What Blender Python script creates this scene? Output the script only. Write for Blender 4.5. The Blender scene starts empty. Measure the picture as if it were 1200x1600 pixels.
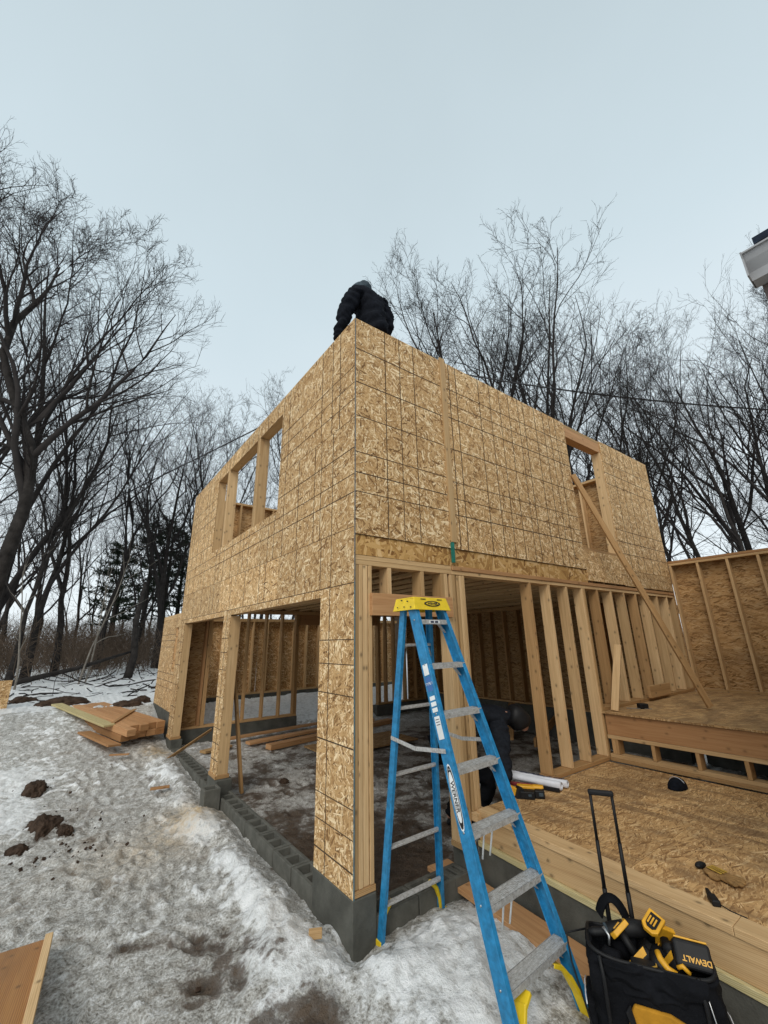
import bpy, bmesh, math, random
import numpy as np
from mathutils import Vector, Matrix

# ------------------------------------------------------------------ camera, world, sun, exposure
S = bpy.context.scene
COL = S.collection
RAD = math.radians
cam_d = bpy.data.cameras.new("camera")
cam = bpy.data.objects.new("camera", cam_d)
COL.objects.link(cam)
cr = (0.805812, -0.591901, -0.017894)
cu = (-0.161658, -0.24895, 0.95493)
cf = (0.569678, 0.766601, 0.296292)
cam.matrix_world = Matrix(((cr[0], cu[0], -cf[0], -1.9123), (cr[1], cu[1], -cf[1], -3.02226),
                           (cr[2], cu[2], -cf[2], 1.73852), (0, 0, 0, 1)))
cam_d.sensor_fit = 'HORIZONTAL'
cam_d.sensor_width = 36
cam_d.lens = 646.14 / 1200 * 36
cam_d.clip_start = 0.05
cam_d.clip_end = 3000
S.camera = cam

W = bpy.data.worlds.new("World")
S.world = W
W.use_nodes = True
wt = W.node_tree
wt.nodes.clear()
wo = wt.nodes.new('ShaderNodeOutputWorld')
b1 = wt.nodes.new('ShaderNodeBackground')
b2 = wt.nodes.new('ShaderNodeBackground')
ad = wt.nodes.new('ShaderNodeAddShader')
sk = wt.nodes.new('ShaderNodeTexSky')
sk.sky_type = 'NISHITA'
sk.sun_disc = False
sk.sun_elevation = RAD(42)
sk.sun_rotation = RAD(225)
sk.air_density = 1.0
sk.dust_density = 4.0
b1.inputs[1].default_value = 0.010
wt.links.new(sk.outputs[0], b1.inputs[0])
tc = wt.nodes.new('ShaderNodeTexCoord')
sx = wt.nodes.new('ShaderNodeSeparateXYZ')
wt.links.new(tc.outputs['Generated'], sx.inputs[0])
cl = wt.nodes.new('ShaderNodeTexNoise')
cl.inputs['Scale'].default_value = 1.3
cl.inputs['Detail'].default_value = 5
wt.links.new(tc.outputs['Generated'], cl.inputs['Vector'])
ma = wt.nodes.new('ShaderNodeMath')
ma.operation = 'MULTIPLY_ADD'
ma.inputs[1].default_value = 0.42
ma.inputs[2].default_value = -0.21
wt.links.new(cl.outputs['Fac'], ma.inputs[0])
mb_ = wt.nodes.new('ShaderNodeMath')
mb_.operation = 'ADD'
wt.links.new(ma.outputs[0], mb_.inputs[0])
wt.links.new(sx.outputs['Z'], mb_.inputs[1])
rp = wt.nodes.new('ShaderNodeValToRGB')
e = rp.color_ramp.elements
e[0].position = 0.0
e[0].color = (0.73, 0.79, 0.82, 1)
e[1].position = 1.0
e[1].color = (0.42, 0.50, 0.535, 1)
x = e.new(0.35)
x.color = (0.66, 0.735, 0.775, 1)
x = e.new(0.68)
x.color = (0.52, 0.615, 0.66, 1)
wt.links.new(mb_.outputs[0], rp.inputs[0])
wt.links.new(rp.outputs[0], b2.inputs[0])
b2.inputs[1].default_value = 1.20
wt.links.new(b1.outputs[0], ad.inputs[0])
wt.links.new(b2.outputs[0], ad.inputs[1])
wt.links.new(ad.outputs[0], wo.inputs[0])

sd = bpy.data.lights.new("sun", 'SUN')
sd.energy = 1.45
sd.angle = RAD(30)
sd.color = (1, 0.94, 0.85)
so = bpy.data.objects.new("sun", sd)
COL.objects.link(so)
so.rotation_euler = (RAD(48), 0, RAD(-52))
so.location = (-20, -15, 30)

S.view_settings.view_transform = 'Standard'
S.view_settings.look = 'None'
S.view_settings.exposure = 0.0
S.view_settings.gamma = 1

random.seed(4)
RNG = np.random.default_rng(11)

# ------------------------------------------------------------------ node helpers
def new_mat(name):
    m = bpy.data.materials.new(name)
    m.use_nodes = True
    nt = m.node_tree
    bs = nt.nodes['Principled BSDF']
    return m, nt, bs

def N(nt, kind, **kw):
    n = nt.nodes.new(kind)
    for k, v in kw.items():
        if k.startswith('i_'):
            n.inputs[k[2:].replace('_', ' ')].default_value = v
        else:
            setattr(n, k, v)
    return n

def math_n(nt, op, a, b=None, c=None, clamp=False):
    n = nt.nodes.new('ShaderNodeMath')
    n.operation = op
    n.use_clamp = clamp
    for i, v in enumerate((a, b, c)):
        if v is None:
            continue
        if hasattr(v, 'is_linked') or hasattr(v, 'links'):
            nt.links.new(v, n.inputs[i])
        else:
            n.inputs[i].default_value = v
    return n.outputs[0]

def ramp(nt, fac, stops, interp='LINEAR'):
    r = nt.nodes.new('ShaderNodeValToRGB')
    r.color_ramp.interpolation = interp
    el = r.color_ramp.elements
    el[0].position = stops[0][0]
    el[0].color = (*stops[0][1], 1)
    el[1].position = stops[-1][0]
    el[1].color = (*stops[-1][1], 1)
    for p, c in stops[1:-1]:
        q = el.new(p)
        q.color = (*c, 1)
    nt.links.new(fac, r.inputs[0])
    return r.outputs[0]

def g3(v):
    return (v, v, v)

def mix(nt, fac, a, b, mode='MIX'):
    n = nt.nodes.new('ShaderNodeMix')
    n.data_type = 'RGBA'
    n.blend_type = mode
    for sock, v in ((n.inputs[0], fac), (n.inputs[6], a), (n.inputs[7], b)):
        if hasattr(v, 'links'):
            nt.links.new(v, sock)
        elif isinstance(v, (tuple, list)):
            sock.default_value = (*v, 1) if len(v) == 3 else v
        else:
            sock.default_value = v
    return n.outputs[2]

def mapped(nt, vec, scale=(1, 1, 1), rot=(0, 0, 0), loc=(0, 0, 0)):
    n = nt.nodes.new('ShaderNodeMapping')
    n.inputs['Scale'].default_value = scale
    n.inputs['Rotation'].default_value = rot
    n.inputs['Location'].default_value = loc
    nt.links.new(vec, n.inputs['Vector'])
    return n.outputs[0]

def noise(nt, vec, scale, detail=3, rough=0.55, dist=0):
    n = nt.nodes.new('ShaderNodeTexNoise')
    n.inputs['Scale'].default_value = scale
    n.inputs['Detail'].default_value = detail
    n.inputs['Roughness'].default_value = rough
    n.inputs['Distortion'].default_value = dist
    nt.links.new(vec, n.inputs['Vector'])
    return n.outputs['Fac']

def bump(nt, bs, h, strength=0.3, dist=0.01):
    b = nt.nodes.new('ShaderNodeBump')
    b.inputs['Strength'].default_value = strength
    b.inputs['Distance'].default_value = dist
    nt.links.new(h, b.inputs['Height'])
    nt.links.new(b.outputs[0], bs.inputs['Normal'])

def uvn(nt):
    return nt.nodes.new('ShaderNodeUVMap').outputs[0]

def objc(nt):
    return nt.nodes.new('ShaderNodeTexCoord').outputs['Object']

def attr(nt, name):
    a = nt.nodes.new('ShaderNodeAttribute')
    a.attribute_name = name
    return a.outputs['Fac']

# ------------------------------------------------------------------ materials
def osb(name, stops, ln=11.0, wd=52.0, stain=0.0, along=None, stain_col=(0.16, 0.09, 0.045)):
    m, nt, bs = new_mat(name)
    uv = uvn(nt)
    warp = nt.nodes.new('ShaderNodeTexNoise')
    warp.inputs['Scale'].default_value = 9
    warp.inputs['Detail'].default_value = 1
    nt.links.new(uv, warp.inputs['Vector'])
    va = nt.nodes.new('ShaderNodeVectorMath')
    va.operation = 'MULTIPLY_ADD'
    va.inputs[1].default_value = (0.02, 0.02, 0.0)
    nt.links.new(warp.outputs['Color'], va.inputs[0])
    nt.links.new(uv, va.inputs[2])
    v = va.outputs[0]
    curH = curC = None
    if along is None:
        angs = [8, 47, 83, 121, 158, 28, 100]
    else:
        angs = [along + a for a in (-28, -14, -4, 5, 16, 30)]
    for i, a in enumerate(angs):
        mp = mapped(nt, v, (ln * (0.8 + 0.12 * i), wd * (0.75 + 0.1 * i), 1), (0, 0, 0), (3.7 * i, 1.9 * i, 0))
        # rotate first, scale after: use a Vector Rotate before the scale
        rot = nt.nodes.new('ShaderNodeVectorRotate')
        rot.rotation_type = 'Z_AXIS'
        rot.inputs['Angle'].default_value = RAD(a)
        nt.links.new(v, rot.inputs['Vector'])
        nt.links.new(rot.outputs[0], mp.node.inputs['Vector'])
        vo = nt.nodes.new('ShaderNodeTexVoronoi')
        vo.voronoi_dimensions = '2D'
        vo.inputs['Scale'].default_value = 1
        nt.links.new(mp, vo.inputs['Vector'])
        se = nt.nodes.new('ShaderNodeSeparateColor')
        nt.links.new(vo.outputs['Color'], se.inputs[0])
        h, c = se.outputs[0], se.outputs[1]
        if curH is None:
            curH, curC = h, c
        else:
            g = math_n(nt, 'GREATER_THAN', h, curH)
            mx = nt.nodes.new('ShaderNodeMix')
            mx.data_type = 'FLOAT'
            nt.links.new(g, mx.inputs[0])
            nt.links.new(curC, mx.inputs[2])
            nt.links.new(c, mx.inputs[3])
            curC = mx.outputs[0]
            curH = math_n(nt, 'MAXIMUM', h, curH)
    fine = noise(nt, mapped(nt, v, (90, 220, 1)), 1, 3)
    f = math_n(nt, 'MULTIPLY_ADD', fine, 0.6, curC)
    f = math_n(nt, 'ADD', f, -0.30)
    col = ramp(nt, f, stops)
    big = noise(nt, uv, 1.3, 3)
    tone = attr(nt, 'tone')
    t = math_n(nt, 'MULTIPLY_ADD', tone, 0.30, 0.76)
    t = math_n(nt, 'MULTIPLY_ADD', big, 0.22, t)
    tn = nt.nodes.new('ShaderNodeCombineColor')
    for k in range(3):
        nt.links.new(t, tn.inputs[k])
    col = mix(nt, 1.0, col, tn.outputs[0], 'MULTIPLY')
    if stain > 0:
        st = noise(nt, mapped(nt, uv, (1.2, 4, 1)), 1.6, 5, 0.65, 0.6)
        st = ramp(nt, st, [(0.44, g3(0)), (0.66, g3(stain))])
        col = mix(nt, st, col, stain_col)
    nt.links.new(col, bs.inputs['Base Color'])
    bs.inputs['Roughness'].default_value = 0.72
    bs.inputs['Specular IOR Level'].default_value = 0.25
    bump(nt, bs, curH, 0.25, 0.003)
    return m

M = {}
M['osb'] = osb('osb_sheathing', [(0.0, (0.13, 0.060, 0.020)), (0.12, (0.34, 0.19, 0.075)), (0.42, (0.50, 0.30, 0.130)),
                                 (0.72, (0.60, 0.385, 0.180)), (0.97, (0.90, 0.71, 0.45))], 12, 74)
M['osb_gold'] = osb('osb_rim_board', [(0.0, (0.2, 0.09, 0.025)), (0.2, (0.36, 0.19, 0.06)), (0.55, (0.5, 0.29, 0.10)),
                                      (0.82, (0.60, 0.37, 0.15)), (1.0, (0.68, 0.46, 0.23))], 6, 30)
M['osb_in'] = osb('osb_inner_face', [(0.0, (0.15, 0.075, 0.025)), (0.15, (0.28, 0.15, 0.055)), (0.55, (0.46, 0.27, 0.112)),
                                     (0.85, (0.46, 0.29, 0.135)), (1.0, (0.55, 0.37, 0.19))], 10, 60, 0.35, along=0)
M['osb_deck'] = osb('osb_floor_deck', [(0.0, (0.19, 0.095, 0.035)), (0.14, (0.32, 0.175, 0.07)), (0.5, (0.50, 0.295, 0.125)),
                                       (0.85, (0.58, 0.365, 0.165)), (1.0, (0.74, 0.52, 0.28))], 10, 100, 0.8, along=90, stain_col=(0.20, 0.115, 0.055))

def lumber(name, base, dark, pale, knots=0.6, stain=0.25, cath=0.0):
    m, nt, bs = new_mat(name)
    uv = uvn(nt)
    st = noise(nt, mapped(nt, uv, (2.2, 55, 1)), 1, 4, 0.6, 0.4)
    gr = noise(nt, mapped(nt, uv, (0.7, 14, 1)), 1, 3, 0.55, 1.2)
    wv = nt.nodes.new('ShaderNodeTexWave')
    wv.wave_type = 'RINGS'
    wv.rings_direction = 'Z'
    wv.inputs['Scale'].default_value = 4.2
    wv.inputs['Distortion'].default_value = 5.0
    wv.inputs['Detail'].default_value = 2
    wv.inputs['Detail Scale'].default_value = 0.6
    nt.links.new(mapped(nt, uv, (0.55, 8, 1)), wv.inputs['Vector'])
    f = math_n(nt, 'MULTIPLY_ADD', st, 0.5, math_n(nt, 'MULTIPLY', gr, 0.5))
    f = math_n(nt, 'MULTIPLY_ADD', wv.outputs['Fac'], 0.16 + cath, math_n(nt, 'MULTIPLY', f, 0.9 - cath * 0.3))
    col = ramp(nt, f, [(0.25, dark), (0.5, base), (0.78, pale)])
    tone = attr(nt, 'tone')
    t = math_n(nt, 'MULTIPLY_ADD', tone, 0.50, 0.68)
    tn = nt.nodes.new('ShaderNodeCombineColor')
    nt.links.new(t, tn.inputs[0])
    nt.links.new(math_n(nt, 'MULTIPLY_ADD', tone, 0.56, 0.62), tn.inputs[1])
    nt.links.new(math_n(nt, 'MULTIPLY_ADD', tone, 0.66, 0.52), tn.inputs[2])
    col = mix(nt, 1.0, col, tn.outputs[0], 'MULTIPLY')
    # knots
    vo = nt.nodes.new('ShaderNodeTexVoronoi')
    vo.voronoi_dimensions = '2D'
    vo.inputs['Scale'].default_value = 1
    nt.links.new(mapped(nt, uv, (6.0, 8.5, 1)), vo.inputs['Vector'])
    k = ramp(nt, vo.outputs['Distance'], [(0.07, g3(knots)), (0.09, g3(knots * 0.45)), (0.20, g3(0))])
    kc = nt.nodes.new('ShaderNodeSeparateColor')
    nt.links.new(vo.outputs['Color'], kc.inputs[0])
    k = math_n(nt, 'MULTIPLY', k, math_n(nt, 'GREATER_THAN', kc.outputs[0], 0.62))
    col = mix(nt, k, col, tuple(c * 0.32 for c in base))
    s2 = noise(nt, mapped(nt, uv, (1.1, 6, 1)), 1, 4, 0.6)
    s2 = ramp(nt, s2, [(0.55, g3(0)), (0.8, g3(stain))])
    col = mix(nt, s2, col, tuple(c * 0.45 for c in base))
    nt.links.new(col, bs.inputs['Base Color'])
    bs.inputs['Roughness'].default_value = 0.68
    bs.inputs['Specular IOR Level'].default_value = 0.3
    bump(nt, bs, f, 0.25, 0.002)
    return m

M['lumber'] = lumber('spruce_lumber', (0.55, 0.365, 0.185), (0.33, 0.185, 0.080), (0.70, 0.505, 0.29), 0.75)
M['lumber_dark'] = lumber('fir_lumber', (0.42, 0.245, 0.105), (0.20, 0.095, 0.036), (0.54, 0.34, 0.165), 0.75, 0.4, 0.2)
M['lumber_red'] = lumber('cedar_toned_lumber', (0.43, 0.225, 0.10), (0.27, 0.12, 0.048), (0.54, 0.32, 0.16), 0.5, 0.4, 0.12)
M['plywood'] = lumber('wet_orange_plywood', (0.46, 0.21, 0.065), (0.24, 0.09, 0.028), (0.60, 0.33, 0.13), 0.8, 0.85, 0.25)
M['plywood'].node_tree.nodes['Principled BSDF'].inputs['Roughness'].default_value = 0.3
M['treated'] = lumber('treated_lumber', (0.50, 0.43, 0.22), (0.34, 0.29, 0.13), (0.64, 0.57, 0.34), 0.4, 0.2, 0.2)

def plain(name, col, rough=0.6, metal=0.0, var=0.15, sc=8, bmp=0.0, bsc=60, spec=0.5, bd=0.004):
    m, nt, bs = new_mat(name)
    o = objc(nt)
    n = noise(nt, o, sc, 4, 0.6)
    c = ramp(nt, n, [(0.3, tuple(x * (1 - var) for x in col)), (0.7, tuple(min(1, x * (1 + var)) for x in col))])
    nt.links.new(c, bs.inputs['Base Color'])
    bs.inputs['Roughness'].default_value = rough
    bs.inputs['Metallic'].default_value = metal
    bs.inputs['Specular IOR Level'].default_value = spec if rough < .8 or metal else min(spec, .12)
    if bmp:
        bump(nt, bs, noise(nt, o, bsc, 4, 0.6), bmp, bd)
    return m

M['line'] = plain('nailing_line_and_shadow', (0.075, 0.05, 0.032), 0.8)
M['edge_blue'] = plain('painted_panel_edge', (0.10, 0.18, 0.21), 0.8, 0, 0.3, 30)
M['edge_grey'] = plain('weathered_panel_edge', (0.16, 0.17, 0.17), 0.8, 0, 0.35, 30)
M['concrete'] = plain('concrete_block', (0.125, 0.122, 0.106), 0.92, 0, 0.22, 9, 0.8, 120)
M['parge'] = plain('damp_foundation_face', (0.095, 0.094, 0.082), 0.85, 0, 0.28, 5, 0.9, 70)
M['blue'] = plain('blue_fibreglass', (0.018, 0.205, 0.42), 0.42, 0, 0.32, 26, 0.1, 120)
M['yellow'] = plain('yellow_plastic', (0.80, 0.56, 0.02), 0.45, 0, 0.12, 12)
M['toolyellow'] = plain('tool_yellow', (0.72, 0.36, 0.02), 0.45, 0, 0.15, 20)
M['orangecloth'] = plain('ochre_pocket_cloth', (0.42, 0.20, 0.02), 0.85, 0, 0.25, 9, 0.4, 200)
M['black'] = plain('black_rubber', (0.008, 0.008, 0.009), 0.55, 0, 0.3, 20, 0, 60, 0.28)
M['fabric'] = plain('black_canvas', (0.0065, 0.007, 0.009), 0.85, 0, 0.4, 7, 0.5, 25, 0.3, 0.02)
M['grey_fabric'] = plain('grey_hood_cloth', (0.06, 0.08, 0.095), 0.9, 0, 0.35, 18, 0.4, 60)
M['white'] = plain('white_paper', (0.72, 0.73, 0.78), 0.8, 0, 0.06, 12)
M['ink'] = plain('printed_ink', (0.03, 0.035, 0.07), 0.8)
M['logo_black'] = plain('decal_black', (0.012, 0.012, 0.012), 0.5)
M['decal_blue'] = plain('decal_blue', (0.05, 0.16, 0.42), 0.5)
M['decal_white'] = plain('decal_white', (0.78, 0.8, 0.8), 0.5)
M['red'] = plain('dark_red_grip', (0.20, 0.02, 0.02), 0.5)
M['green'] = plain('green_tape', (0.01, 0.17, 0.13), 0.5, 0, 0.2, 25)
M['tan'] = plain('tan_leather', (0.26, 0.15, 0.06), 0.8, 0, 0.4, 25, 0.3, 90)
M['ochre'] = plain('ochre_leather', (0.42, 0.26, 0.05), 0.8, 0, 0.3, 25, 0.3, 90)
M['skin'] = plain('skin', (0.45, 0.24, 0.17), 0.55, 0, 0.12, 20)
M['steel'] = plain('steel', (0.45, 0.46, 0.47), 0.35, 0.9, 0.15, 30)
M['gutter'] = plain('grey_white_gutter', (0.34, 0.34, 0.35), 0.5, 0, 0.12, 6)
M['soffit'] = plain('brown_soffit', (0.12, 0.09, 0.08), 0.7, 0, 0.2, 10)
M['shingle'] = plain('dark_shingles', (0.025, 0.035, 0.055), 0.9, 0, 0.4, 20, 0.8, 40)
M['siding'] = plain('pale_siding', (0.5, 0.5, 0.48), 0.7, 0, 0.08, 3)
M['navy'] = plain('dark_blue_cloth', (0.0065, 0.008, 0.0125), 0.85, 0, 0.35, 30, 0.5, 60)
M['cable'] = plain('cable_black', (0.02, 0.02, 0.022), 0.6)
M['pole'] = plain('pole_wood', (0.10, 0.075, 0.055), 0.9, 0, 0.3, 6)
M['dirt'] = plain('brown_dirt', (0.058, 0.038, 0.027), 0.95, 0, 0.5, 9, 1.0, 22, 0.2, 0.03)
M['bark'] = plain('dark_bark', (0.034, 0.030, 0.028), 0.95, 0, 0.45, 5, 0.8, 30, 0.2, 0.02)
M['twig'] = plain('twig_bark', (0.034, 0.030, 0.029), 0.95, 0, 0.3, 2, 0, 1, 0.2)
M['brush'] = plain('brown_brush', (0.12, 0.088, 0.065), 0.95, 0, 0.4, 0.8, 0, 1, 0.2)
M['needles'] = plain('pine_needles', (0.026, 0.036, 0.024), 0.9, 0, 0.5, 2.5, 0, 1, 0.2)
M['birch'] = plain('pale_sapling_bark', (0.20, 0.18, 0.155), 0.9, 0, 0.3, 6)

def alu_mat():
    m, nt, bs = new_mat('scuffed_aluminium')
    o = objc(nt)
    n = noise(nt, mapped(nt, o, (45, 60, 60)), 1, 6, 0.75)
    c = ramp(nt, n, [(0.34, (0.30, 0.28, 0.26)), (0.5, (0.48, 0.475, 0.46)), (0.70, (0.66, 0.66, 0.66))])
    nt.links.new(c, bs.inputs['Base Color'])
    bs.inputs['Metallic'].default_value = 0.25
    bs.inputs['Roughness'].default_value = 0.5
    bump(nt, bs, n, 0.3, 0.003)
    return m
M['alu'] = alu_mat()

def ground_mat():
    m, nt, bs = new_mat('slushy_snow_and_mud')
    o = objc(nt)
    sn = attr(nt, 'snow')
    mu = attr(nt, 'mud')
    sa = attr(nt, 'saw')
    n1 = noise(nt, o, 2.6, 6, 0.62)
    n2 = noise(nt, o, 13, 6, 0.66)
    n3 = noise(nt, o, 60, 5, 0.65)
    ice = ramp(nt, math_n(nt, 'MULTIPLY_ADD', n3, 0.62, math_n(nt, 'MULTIPLY', n2, 0.45)),
               [(0.40, (0.15, 0.135, 0.115)), (0.49, (0.36, 0.345, 0.315)), (0.56, (0.54, 0.53, 0.505)), (0.66, (0.78, 0.785, 0.785))])
    br = ramp(nt, n1, [(0.52, g3(0)), (0.70, g3(0.5))])
    ice = mix(nt, br, ice, mix(nt, n2, (0.10, 0.07, 0.045), (0.36, 0.28, 0.19)))
    snow = ramp(nt, n2, [(0.36, (0.60, 0.60, 0.59)), (0.5, (0.80, 0.81, 0.81)), (0.62, (0.88, 0.885, 0.89))])
    a = math_n(nt, 'ADD', math_n(nt, 'MULTIPLY_ADD', n2, 0.9, -0.45), math_n(nt, 'MULTIPLY_ADD', n1, 1.1, -0.55))
    fs = math_n(nt, 'ADD', a, sn)
    fs = ramp(nt, fs, [(0.42, g3(0)), (0.64, g3(1))])
    col = mix(nt, fs, ice, snow)
    a2 = math_n(nt, 'ADD', math_n(nt, 'MULTIPLY_ADD', n2, 0.9, -0.45), math_n(nt, 'MULTIPLY_ADD', n1, 1.6, -0.8))
    fm = math_n(nt, 'ADD', a2, mu)
    fm = ramp(nt, fm, [(0.46, g3(0)), (0.62, g3(0.85)), (0.8, g3(1))])
    mud = ramp(nt, n2, [(0.3, (0.035, 0.022, 0.014)), (0.7, (0.12, 0.085, 0.058))])
    col = mix(nt, fm, col, mud)
    fw = math_n(nt, 'MULTIPLY', sa, ramp(nt, n2, [(0.38, g3(0.1)), (0.6, g3(1))]))
    col = mix(nt, fw, col, (0.52, 0.36, 0.17))
    nt.links.new(col, bs.inputs['Base Color'])
    r = math_n(nt, 'MULTIPLY_ADD', n2, 0.75, 0.08, clamp=True)
    nt.links.new(r, bs.inputs['Roughness'])
    bs.inputs['Specular IOR Level'].default_value = 0.45
    h = math_n(nt, 'MULTIPLY_ADD', n3, 0.45, n2)
    bump(nt, bs, h, 1.0, 0.03)
    return m
M['ground'] = ground_mat()

# ------------------------------------------------------------------ object helpers
def wloc(o):
    v = Vector((0, 0, 0))
    while o is not None:
        v += o.location
        o = o.parent
    return v

def thing(name, label, cat, loc=(0, 0, 0), group=None):
    o = bpy.data.objects.new(name, None)
    o.empty_display_size = 0.1
    COL.objects.link(o)
    o.location = loc
    o['label'] = label
    o['category'] = cat
    if group:
        o['group'] = group
    return o

def tag(o, label, cat, group=None):
    o['label'] = label
    o['category'] = cat
    if group:
        o['group'] = group
    return o

class MB:
    """collects boxes, bars and tubes with metric uvs and a random tone per piece"""
    def __init__(self):
        self.v, self.f, self.uv, self.mi, self.tone, self.sm = [], [], [], [], [], []

    def poly(self, pts, faces, uvs, mi=0, tone=None, smooth=False):
        b = len(self.v)
        self.v += [tuple(p) for p in pts]
        t = random.random() if tone is None else tone
        for f, u in zip(faces, uvs):
            self.f.append([b + i for i in f])
            self.uv += u
            self.mi.append(mi)
            self.tone.append(t)
            self.sm.append(smooth)

    def obox(self, c, ax, h, mi=0, tone=None, off=None, longax=None):
        c = Vector(c)
        ax = [Vector(a) for a in ax]
        P = []
        for i in (-1, 1):
            for j in (-1, 1):
                for k in (-1, 1):
                    P.append(c + ax[0] * h[0] * i + ax[1] * h[1] * j + ax[2] * h[2] * k)
        F = [((0, 1, 3, 2), 0), ((4, 6, 7, 5), 0), ((0, 4, 5, 1), 1), ((2, 3, 7, 6), 1), ((0, 2, 6, 4), 2), ((1, 5, 7, 3), 2)]
        if off is None:
            off = (random.uniform(0, 40), random.uniform(0, 40))
        la = max(range(3), key=lambda q: h[q]) if longax is None else longax
        faces, uvs = [], []
        for n, (f, a) in enumerate(F):
            others = [q for q in range(3) if q != a]
            if la in others:
                u, w = la, [q for q in others if q != la][0]
            else:
                u, w = others
            faces.append(f)
            uvs.append([(off[0] + (P[i] - c).dot(ax[u]) + (0.37 * a), off[1] + (P[i] - c).dot(ax[w]) + 1.7 * n) for i in f])
        if ax[0].cross(ax[1]).dot(ax[2]) < 0:
            faces = [tuple(reversed(f)) for f in faces]
            uvs = [list(reversed(u)) for u in uvs]
        self.poly(P, faces, uvs, mi, tone)
        return self

    def box(self, a, b, mi=0, tone=None, off=None, longax=None):
        lo = [min(a[i], b[i]) for i in range(3)]
        hi = [max(a[i], b[i]) for i in range(3)]
        return self.obox([(lo[i] + hi[i]) / 2 for i in range(3)], ((1, 0, 0), (0, 1, 0), (0, 0, 1)),
                         [(hi[i] - lo[i]) / 2 for i in range(3)], mi, tone, off, longax)

    def bar(self, p0, p1, w, t, side=(0, 0, 1), mi=0, tone=None):
        """beam from p0 to p1; w measured along side, t across"""
        p0, p1 = Vector(p0), Vector(p1)
        d = (p1 - p0)
        L = d.length
        d.normalize()
        s = Vector(side)
        s = (s - d * s.dot(d)).normalized()
        n = d.cross(s)
        return self.obox((p0 + p1) / 2, (d, s, n), (L / 2, w / 2, t / 2), mi, tone, None, 0)

    def tube(self, pts, rs, n=8, mi=0, tone=None, cap=True):
        pts = [Vector(p) for p in pts]
        if not hasattr(rs, '__len__'):
            rs = [rs] * len(pts)
        P, faces, uvs = [], [], []
        prev = None
        L = 0
        for i, p in enumerate(pts):
            d = (pts[min(i + 1, len(pts) - 1)] - pts[max(i - 1, 0)]).normalized()
            if prev is None:
                s = d.orthogonal().normalized()
            else:
                s = (prev - d * prev.dot(d)).normalized()
            prev = s
            q = d.cross(s)
            for k in range(n):
                a = 2 * math.pi * k / n
                P.append(p + (s * math.cos(a) + q * math.sin(a)) * rs[i])
        for i in range(len(pts) - 1):
            l2 = L + (pts[i + 1] - pts[i]).length
            for k in range(n):
                k2 = (k + 1) % n
                faces.append((i * n + k, i * n + k2, (i + 1) * n + k2, (i + 1) * n + k))
                uvs.append([(L, k * 0.01), (L, (k + 1) * 0.01), (l2, (k + 1) * 0.01), (l2, k * 0.01)])
            L = l2
        if cap:
            faces.append(tuple(reversed(range(n))))
            uvs.append([(0, 0)] * n)
            faces.append(tuple(range((len(pts) - 1) * n, len(pts) * n)))
            uvs.append([(0, 0)] * n)
        self.poly(P, faces, uvs, mi, tone, True)
        return self

    def prism(self, outline, origin, ux, uy, depth, mi=0, tone=None, smooth=False):
        """2d outline in the plane (ux, uy) pushed along ux x uy by depth"""
        o, ux, uy = Vector(origin), Vector(ux).normalized(), Vector(uy).normalized()
        nz = ux.cross(uy)
        n = len(outline)
        ar = sum(outline[i][0] * outline[(i + 1) % n][1] - outline[(i + 1) % n][0] * outline[i][1] for i in range(n))
        if ar < 0:
            outline = list(reversed(outline))
        P = [o + ux * a + uy * b for a, b in outline] + [o + ux * a + uy * b + nz * depth for a, b in outline]
        faces = [tuple(reversed(range(n))), tuple(range(n, 2 * n))]
        uvs = [[outline[i] for i in reversed(range(n))], [outline[i] for i in range(n)]]
        for i in range(n):
            j = (i + 1) % n
            faces.append((i, j, n + j, n + i))
            uvs.append([(0, 0), (0.1, 0), (0.1, depth), (0, depth)])
        self.poly(P, faces, uvs, mi, tone, smooth)
        return self

    def build(self, name, mats, parent=None, bevel=0.0, seg=1, sub=0):
        me = bpy.data.meshes.new(name)
        w = wloc(parent) if parent else Vector((0, 0, 0))
        me.from_pydata([(p[0] - w.x, p[1] - w.y, p[2] - w.z) for p in self.v], [], self.f)
        if not isinstance(mats, (list, tuple)):
            mats = [mats]
        for m in mats:
            me.materials.append(M[m] if isinstance(m, str) else m)
        me.uv_layers.new(name='UVMap')
        me.uv_layers[0].data.foreach_set('uv', np.array(self.uv, dtype=np.float32).ravel())
        me.polygons.foreach_set('material_index', self.mi)
        me.polygons.foreach_set('use_smooth', self.sm)
        a = me.attributes.new('tone', 'FLOAT', 'FACE')
        a.data.foreach_set('value', np.array(self.tone, dtype=np.float32))
        me.update()
        o = bpy.data.objects.new(name, me)
        COL.objects.link(o)
        if parent:
            o.parent = parent
        if bevel:
            b = o.modifiers.new('bevel', 'BEVEL')
            b.width = bevel
            b.segments = seg
            b.limit_method = 'ANGLE'
        if sub:
            b = o.modifiers.new('sub', 'SUBSURF')
            b.levels = b.render_levels = sub
        return o

def B(name, a, b, mat, parent, bevel=0.0, tone=None, longax=None):
    return MB().box(a, b, 0, tone, None, longax).build(name, mat, parent, bevel)

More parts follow.
